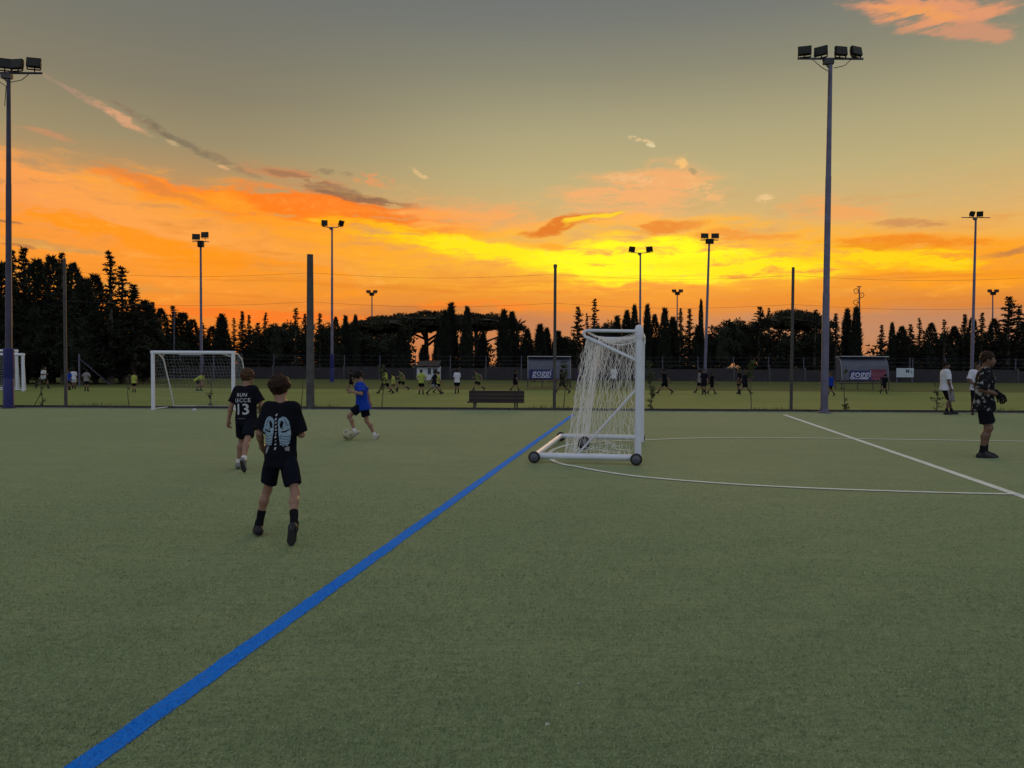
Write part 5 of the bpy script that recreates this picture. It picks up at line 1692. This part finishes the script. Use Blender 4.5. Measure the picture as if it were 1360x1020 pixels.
sl = [[(.036, y), (.070, y - .010), (.102, y - .002), (.102, y - .005), (.070, y - .0145), (.036, y - .004)] for y in (-.035, -.058, -.080, -.100)] + [[(.060, .105), (.082, .070), (.090, .040), (.087, .040), (.078, .068), (.057, .103)], [(.044, .04), (.050, .012), (.062, .010), (.054, .022)]]
for s in (-1, 1):
    p = [(x * s, y) for x, y in wing]; hl = [[(x * s, y) for x, y in w] for w in [wh, wh2] + sl]
    print_shape([p], hl, .0028, S, eo, f1.r, f1.u, f1.fw, M_wing, S, 'wing_print')
for _w in ([(-.085, -.130), (-.055, -.132), (-.075, -.185), (-.088, -.19)], [(.07, -.135), (.10, -.125), (.10, -.165), (.075, -.160)]):
    print_shape([_w], [], .0042, S, eo, f1.r, f1.u, f1.fw, M_wingd, S, 'wing_tip_print')
blk = []
for y, w, hh in ((.128, .009, .008), (.095, .011, .010), (.066, .008, .007), (.036, .007, .010), (.008, .009, .006), (-.022, .006, .009), (-.052, .011, .009), (-.082, .007, .005), (-.112, .010, .007), (-.145, .010, .010)):
    blk += [[(-w, y - hh), (w * .2, y - hh), (w * .1, y + hh * .2), (w, y + hh), (-w * .6, y + hh)]]
print_shape(blk, [], .0034, S, eo, f1.r, f1.u, f1.fw, M_print, S, 'spine_print')

# --- boy with number 13 ---------------------------------------------------------------------------------
H = 1.345
mid = ground(323, 625)
gL, gR = ground(318, 622.5), ground(326, 629)
aL = rel(gL) + (0, -.03, .085); aR = rel(gR) + (.01, -.10, .16)
f2 = Figure(H, .0062, (.03, .03, .700), slim=.92, lean=(-.02, .08), twist=R(-10), hip_twist=R(3),
            feet=[(aL, (-.12, 1, 0), (0, 0, 1)), (aR, (.0, .55, -.82), (0, .85, .5))],
            hands=[(-.215, .06, .68), (.16, .22, .83)], head=(R(-18), R(6)),
            knee_hint=((0, 1, 0), (.1, 1, 0)), elbow_hint=((-.35, -1, 0), (.6, -1, 0)), palm=((1, 0, 0), (-1, 0, 0)), curl=.8)
q = dress('person', 'boy in a black shirt with a white number 13 on its back, running away', f2, mid, 0, 'boys playing on the turf', M_skin, M_black, M_black2, M_hairb, M_sockw, M_shoeg, M_sole,
          shirt_k=dict(hem=-.07, sleeve=.82, g=.016, flare=.008, boxy=1.1, sleeve_r=(.041, .054)), shorts_k=dict(length=.84, r=(.060, .060)), hair_k=dict(grow=.010, curls=50, csize=.012, top=.006), sock_frac=.18)
S = q['shirt'][0]
eo = f2.P + f2.u * .15 * H
print_text('13', .20, S, eo + f2.u * (-.085), f2.r, f2.u, f2.fw, M_print, S, 'number_print', bold=.003)
print_text('LECCE', .072, S, eo + f2.u * .040, f2.r, f2.u, f2.fw, M_print, S, 'lettering', bold=.0008, spacing=1.12)
print_text('RUN', .068, S, eo + f2.u * .112, f2.r, f2.u, f2.fw, M_print, S, 'lettering', bold=.0008, spacing=1.12)
print_shape([[(-.05, -.205), (.05, -.205), (.05, -.199), (-.05, -.199)]], [], .0045, S, eo, f2.r, f2.u, f2.fw, M_wingd, S, 'stripe_print')

# --- boy in blue with the ball, running to the left -----------------------------------------------------
H = 1.33
mid = ground(483, 584)
# local +Y is his running direction (image left), local +X towards the pitch's far side
s70 = mid.y / F_PX
def bl(px, py, x=0.0):
    """a point given by where it shows: px to the left is forward"""
    return np.array((x, (483 - px) * s70, (584 - py) * s70))
f3 = Figure(H, .0072, bl(482.0, 537.6), slim=.95, lean=(.0, .14), twist=R(8), hip_twist=R(-8),
            feet=[(bl(471.5, 572.5, -.09), (0, .80, -.62), (0, .62, .80)), (bl(497.5, 579.0, .07), (0, .62, -.78), (0, .8, .62))],
            hands=[(-.20, bl(468, 0)[1], bl(0, 519)[2]), (.22, bl(490.5, 0)[1], bl(0, 534)[2])], head=(R(6), R(42)),
            knee_hint=((0, 1, .2), (0, 1, 0)), elbow_hint=((-.5, -.6, -.4), (.8, -1, -.1)), curl=.8)
dress('person', 'boy in a royal blue shirt and dark shorts dribbling a ball to the left', f3, mid, R(100), 'boys playing on the turf', M_skin, M_bluec, M_black2, M_hairk, M_sockw, M_shoew, M_sole,
      shirt_k=dict(hem=-.075, sleeve=.85, g=.020, flare=.020, boxy=1.0, sleeve_r=(.041, .054)), shorts_k=dict(length=.70, r=(.060, .064)), hair_k=dict(grow=.009, curls=20, csize=.012), sock_frac=.22)
# the ball at his foot
def football(label, p, r, group=None):
    t = thing('football', label, 'ball', p, RNG.uniform(0, 6), group)
    bm = bmesh.new(); bmesh.ops.create_icosphere(bm, subdivisions=4, radius=r)
    # pentagon patches (12 icosahedron directions) and recessed seams
    g = (1 + 5 ** .5) / 2
    dirs = [Vector(v).normalized() for v in [(0, s1, s2 * g) for s1 in (1, -1) for s2 in (1, -1)] + [(s1, s2 * g, 0) for s1 in (1, -1) for s2 in (1, -1)] + [(s2 * g, 0, s1) for s1 in (1, -1) for s2 in (1, -1)]]
    me = bpy.data.meshes.new('shell')
    me.materials.append(M_ballw); me.materials.append(M_ballk)
    for v in bm.verts:
        m = max(v.co.normalized().dot(d) for d in dirs)
        if abs(m - .945) < .012: v.co *= .985
    for f in bm.faces:
        m = max(f.calc_center_median().normalized().dot(d) for d in dirs)
        f.material_index = 1 if m > .945 else 0; f.smooth = True
    bm.to_mesh(me); bm.free()
    link('shell', me, t)
    pm_ = MB().lathe((0, 0, r * .985), (0, 0, 1), [(0, .006), (r * .02, .006)], 8)
    part('valve', pm_, M_ballk, t)
    return t
M_ballw = mat('ball cream', (.34, .31, .19), .5, noise=.15, nscale=12)
M_ballk = mat('ball grey patch', (.20, .18, .12), .45, noise=.2, nscale=12)
p = ground(462.5, 585)
football('pale football at the foot of the boy in blue', Vector((p.x, mid.y - .17, .118)), .108)
p = ground(258, 545)
t = thing('training_cone', 'tiny white marker cone at the kerb inside the small white goal', 'cone', p)
part('cone', MB().lathe((0, 0, 0), (0, 0, 1), [(0, .085), (.008, .085), (.012, .072), (.055, .035), (.06, .028)], 16), M_print, t, True)
part('rim', MB().lathe((0, 0, .055), (0, 0, 1), [(0, .034), (.004, .036), (.010, .034)], 16), M_print, t)

# --- man on the right in a patterned shirt, facing right ----------------------------------------------
H = 1.68
mid = ground(1308, 607.5)
sc_ = mid.y / F_PX
def rt(px, py, x=0.0):
    return np.array((x, (px - 1308) * sc_, (607.5 - py) * sc_))
f4 = Figure(H, .0062, rt(1305.5, 535.0), lean=(.0, .02), twist=R(4), hip_twist=R(4),
            feet=[(rt(1308, 600.5, -.10), (.15, 1, 0), (0, 0, 1)), (rt(1304.5, 601.0, .09), (-.30, 1, 0), (0, 0, 1))],
            hands=[(-.13, rt(1319, 0)[1], rt(0, 521)[2]), (.15, rt(1321, 0)[1], rt(0, 522.5)[2])], head=(0, R(2)),
            knee_hint=((0, 1, 0), (0, 1, 0)), elbow_hint=((-.3, -1, -.3), (.35, -1, -.3)), hand_dir=((.10, .55, -.8), (.05, .6, -.8)), palm=((.6, -.5, 0), (-.6, -.5, 0)), curl=.6, slim=.92, hs=.90)
q = dress('person', 'youth in a black and grey patterned shirt and black gloves, standing in profile at right', f4, mid, R(-121), 'people standing at the right', M_skin2, M_camo, M_black, M_hair, M_sock, M_shoek, M_solew,
          shirt_k=dict(hem=-.075, sleeve=.98, g=.018, flare=.016, boxy=1.1, sleeve_r=(.041, .052)), shorts_k=dict(length=.80, r=(.060, .062)), hair_k=dict(grow=.005, sides=.6, top=.014, curls=70, csize=.009, nape=-.040, fringe=-.002), sock_frac=.30)
# gloves closely over both hands
class _G: pass
for i in (0, 1):
    F = f4.field(lo=f4.wr[i] - .22, hi=f4.wr[i] + .22)
    keep = f4.H; f4.H = keep * 1.06
    f4.hand(F, i); f4.H = keep
    F.cap(f4.wr[i] - f4.hdir[i] * .05, f4.wr[i] + f4.hdir[i] * .02, .034, .032, .01)
    link('glove', F.mesh('glove', M_black), q['root'])
sh = q['trousers' if 'trousers' in q else 'shorts'][0]
part('logo', MB().box((.105 + .03, rt(1311.5, 0)[1], rt(0, 560)[2]), (.004, .018, .04)), M_print, sh)

# --- two men in white tees behind him -------------------------------------------------------------------
H = 1.60
mid = ground(1257.5, 550.5)
f5 = Figure(H, .0085, (.0, -.04, .83), lean=(.0, -.06), twist=R(0), hip_twist=R(6),
            feet=[((-.10, .18, .093), (.1, 1, 0), (0, 0, 1)), ((.10, -.06, .093), (-.25, 1, 0), (0, 0, 1))],
            hands=[(-.22, -.02, .74), (.22, .02, .74)], head=(R(-14), R(10)), knee_hint=((0, 1, .2), (0, 1, 0)), elbow_hint=((-.3, -1, 0), (.3, -1, 0)), curl=.7, hs=.9)
q = dress('person', 'man in a plain white tee and black knee shorts, left of the pair at right', f5, mid, R(-100), 'people standing at the right', M_skin3, M_whitec, M_black, M_hairk, M_sock, M_shoek, M_sole,
          shirt_k=dict(hem=-.055, sleeve=.85, g=.020, flare=.020, boxy=1.0, sleeve_r=(.042, .053)), shorts_k=dict(length=.95, r=(.060, .060)), hair_k=dict(grow=.004, nape=-.01), sock_frac=.25)
# cloth hanging from his hand
wrist = Vector(f5.wr[1])
cv, cf = [], []
for j in range(7):
    for i in range(6):
        cv.append(wrist + Vector((.03 * math.sin(i * 2.1 + j * .3), (i - 2.5) * .035 + .008 * j, -.06 - .055 * j)))
for j in range(6):
    for i in range(5):
        cf.append((j * 6 + i, j * 6 + i + 1, j * 6 + i + 7, j * 6 + i + 6))
cl = thing('cloth', 'pale cloth hanging from the hand of the man in the white tee', 'cloth', mid, R(-100))
me = np_mesh('fabric', [tuple(v) for v in cv], cf, M_grey, True)
o = link('fabric', me, cl); md = o.modifiers.new('thickness', 'SOLIDIFY'); md.thickness = .006
H = 1.58
mid = ground(1296.5, 551)
f6 = Figure(H, .0085, (.0, 0, .835), lean=(.0, .02), feet=[((-.10, .02, .092), (-.15, 1, 0), (0, 0, 1)), ((.10, -.02, .092), (.2, 1, 0), (0, 0, 1))],
            hands=[(-.12, .22, .92), (.13, .22, .92)], head=(R(6), R(4)), elbow_hint=((-.8, -.8, -.3), (.8, -.8, -.3)), palm=((.3, 0, 1), (-.3, 0, 1)), curl=.9, hs=.9)
q = dress('person', 'man in a white tee with a navy collar standing behind the patterned shirt', f6, mid, R(165), 'people standing at the right', M_skin3, M_whitec, M_black2, M_hairk, M_sock, M_shoek, M_sole,
          shirt_k=dict(hem=-.055, sleeve=.85, g=.020, flare=.018, boxy=1.0, sleeve_r=(.042, .052)), shorts_k=dict(length=1.85, r=(.066, .06)), hair_k=dict(grow=.004, nape=-.01), sock_frac=.25)
F = f6.field(lo=f6.neck - .15, hi=f6.neck + .15)
for k in range(12):
    a0, a1 = 2 * math.pi * k / 12, 2 * math.pi * (k + 1) / 12
    c = f6.neck + f6.u * .012
    F.cap(c + (math.cos(a0) * .062, math.sin(a0) * .058, -.012 * math.sin(a0)), c + (math.cos(a1) * .062, math.sin(a1) * .058, -.012 * math.sin(a1)), .013, .013, .004)
link('collar', F.mesh('collar', M_black2), q['root'])

# --- children on the grass field: a few poses, each child its own copy in its own colours ---------------
KH, KV = 1.25, .013
def pose(kind):
    h = KH; a = .058 * h
    P = np.array((0, 0, .525 * h))
    if kind == 'stand':
        return Figure(h, KV, P, feet=[((-.07, .02, a), (-.15, 1, 0), (0, 0, 1)), ((.07, -.01, a), (.15, 1, 0), (0, 0, 1))], hands=[(-.17, .06, .54), (.17, .05, .54)])
    if kind == 'hips':
        return Figure(h, KV, P, feet=[((-.10, .02, a), (-.15, 1, 0), (0, 0, 1)), ((.09, -.03, a), (.25, 1, 0), (0, 0, 1))], hands=[(-.15, .04, .70), (.15, .04, .70)], elbow_hint=((-1, -.5, 0), (1, -.5, 0)), head=(R(20), R(5)))
    if kind == 'walk':
        return Figure(h, KV, P + (0, 0, -.02), lean=(0, .05), feet=[((-.06, .22, a), (0, 1, .15), (0, -.15, 1)), ((.06, -.24, a + .04), (0, 1, -.5), (0, .5, 1))], hands=[(-.18, -.14, .58), (.18, .18, .62)])
    if kind == 'run':
        return Figure(h, KV, P + (0, 0, -.03), lean=(0, .18), feet=[((-.06, .26, .12), (0, 1, .1), (0, -.1, 1)), ((.06, -.34, .20), (0, .5, -.9), (0, .9, .5))], hands=[(-.17, -.20, .74), (.15, .26, .82)], twist=R(10))
    if kind == 'stride':
        return Figure(h, KV, P + (0, 0, -.07), lean=(0, .12), feet=[((-.06, .36, a), (0, 1, .2), (0, -.2, 1)), ((.06, -.36, a + .05), (0, 1, -.7), (0, .7, 1))], hands=[(-.18, -.18, .62), (.17, .22, .66)])
    if kind == 'bend':
        return Figure(h, KV, P + (0, -.12, -.10), lean=(0, 1.5), feet=[((-.11, .03, a), (-.1, 1, 0), (0, 0, 1)), ((.11, -.04, a), (.1, 1, 0), (0, 0, 1))], hands=[(-.12, .26, .30), (.12, .28, .30)], head=(0, R(20)), elbow_hint=((-1, .2, .2), (1, .2, .2)))
KID = {}
for kd in ('stand', 'hips', 'walk', 'run', 'stride', 'bend'):
    fg = pose(kd)
    KID[kd] = [('body', fg.body().mesh('body', M_skin)), ('shirt', fg.shirt(hem=-.06, sleeve=.8, g=.018, flare=.016, boxy=.9).mesh('shirt', M_bib)), ('shorts', fg.shorts(length=.80).mesh('shorts', M_black)),
               ('hair', fg.hair(grow=.008).mesh('hair', M_hairk))] + [('sock', fg.sock(i, .5).mesh('sock', M_sock)) for i in (0, 1)] + [('shoe', fg.shoe(i).mesh('shoe', M_shoek)) for i in (0, 1)]
GROUPK = 'children on the grass field'
KIDS = [  # column, feet row, head row, pose, heading, shirt, shorts, hair, skin, label
    (57, 517.5, 488, 'run', -95, M_whitec, M_black, M_hairk, M_skin3, 'child in a white top running right of the padded mast'),
    (92.5, 518, 492, 'stand', 160, M_bluec, M_black2, M_hairk, M_skin2, 'child in a dark blue shirt just right of the thin left fence post'),
    (98, 516.5, 490, 'stand', 20, M_whitec, M_whitec, M_hairk, M_skin2, 'child dressed all in white beside the one in dark blue'),
    (115, 519.5, 491, 'hips', 0, M_grey, M_black, M_hairk, M_skin2, 'child in a beige-grey shirt by the slanting fence brace'),
    (178, 521, 495, 'stand', 10, M_bib, M_black, M_hair, M_skin, 'child in a bright yellow-green bib left of the small white goal'),
    (264, 519, 493, 'bend', -100, M_bib, M_black, M_hairk, M_skin, 'child bending forward, seen through the small white goal'),
    (467, 519, 492, 'walk', 90, M_black, M_black, M_hairk, M_skin2, 'child in dark clothes partly hidden by the boy in blue'),
    (512, 523.5, 491, 'stride', 70, M_bib, M_black, M_hairk, M_skin2, 'child in a yellow bib and dark shorts behind the leafy sapling'),
    (522.5, 521, 496, 'walk', 85, M_bib, M_olive, M_hair, M_skin, 'child all in yellow-green, second of the three beside the sapling'),
    (534, 520, 492, 'run', 80, M_olive, M_black, M_hairk, M_skin, 'child in an olive bib running, third of the three beside the sapling'),
    (559.5, 524, 491.5, 'hips', 5, M_bib, M_black, M_hairk, M_skin, 'child in a lime bib and black shorts in front of the white hut'),
    (576.5, 524.5, 493, 'stride', -70, M_black2, M_grey, M_hairk, M_skin2, 'child in navy and grey running in front of the white hut'),
    (581.5, 522.5, 493.5, 'walk', -80, M_bib, M_black, M_hairk, M_skin, 'child in a yellow bib close behind the navy runner'),
    (607, 523, 490.5, 'stand', 15, M_whitec, M_black, M_hairk, M_skin2, 'child in a white top and long dark shorts right of the white hut'),
    (635, 520, 493, 'run', 95, M_olive, M_black, M_hairk, M_skin, 'child in an olive bib running above the left end of the bench'),
    (684, 520, 491.5, 'walk', -100, M_black, M_black2, M_hairk, M_skin2, 'child in black walking above the right end of the bench'),
    (747, 523, 492, 'stride', 95, M_black, M_black, M_hairk, M_skin3, 'child in black striding in front of the first dugout'),
    (768, 514, 490.5, 'stand', 170, M_purple, M_purple, M_hairb, M_skin2, 'child in a long purple top right of the first dugout'),
    (815, 517, 486, 'stand', -5, M_whitec, M_black, M_hairk, M_skin3, 'child in a white shirt seen through the net of the wheeled goal'),
    (883, 523.5, 491, 'stride', 90, M_black, M_black, M_hairk, M_skin2, 'child in black walking right of the wheeled goal'),
    (929.5, 522, 491, 'walk', 75, M_grey, M_black, M_hairk, M_skin2, 'child in a grey shirt, left one of the three below the leaning mast'),
    (935, 524, 491, 'stand', 160, M_black2, M_black, M_hairk, M_skin2, 'child in navy, middle one of the three below the leaning mast'),
    (945, 523.5, 494, 'walk', -85, M_black, M_black, M_hair, M_skin2, 'child in black, right one of the three below the leaning mast'),
    (982, 523, 490.5, 'stand', 60, M_black, M_black, M_hairb, M_skin2, 'fair-haired child in black left of the tufted sapling'),
    (989, 524, 493, 'stride', -80, M_black2, M_black, M_hairb, M_skin2, 'child in dark clothes striding just left of the tufted sapling'),
    (1103.5, 526, 496, 'walk', 100, M_bluec, M_black, M_hairb, M_skin2, 'child in a blue-purple jersey emerging from behind the tallest mast'),
    (1174, 524, 498, 'run', -70, M_black, M_black, M_hairk, M_skin3, 'child in black running in front of the navy and red dugout'),
]
for px, fy, hy, kd, hd, ms, mh, mhair, mskin, lab in KIDS:
    p = ground(px, fy, GZ)
    Ht = (fy - hy) / F_PX * p.y
    k = Ht / KH * {'bend': 1.0, 'run': 1.06, 'stride': 1.08}.get(kd, 1.0)
    if kd == 'bend': k = 1.05
    t = thing('person', lab, 'person', p, R(hd), GROUPK)
    t.scale = (k, k, k)
    for nm, me in KID[kd]:
        o = link(nm, me, t)
        m = {'body': mskin, 'shirt': ms, 'shorts': mh, 'hair': mhair}.get(nm)
        if m is not None:
            o.material_slots[0].link = 'OBJECT'; o.material_slots[0].material = m
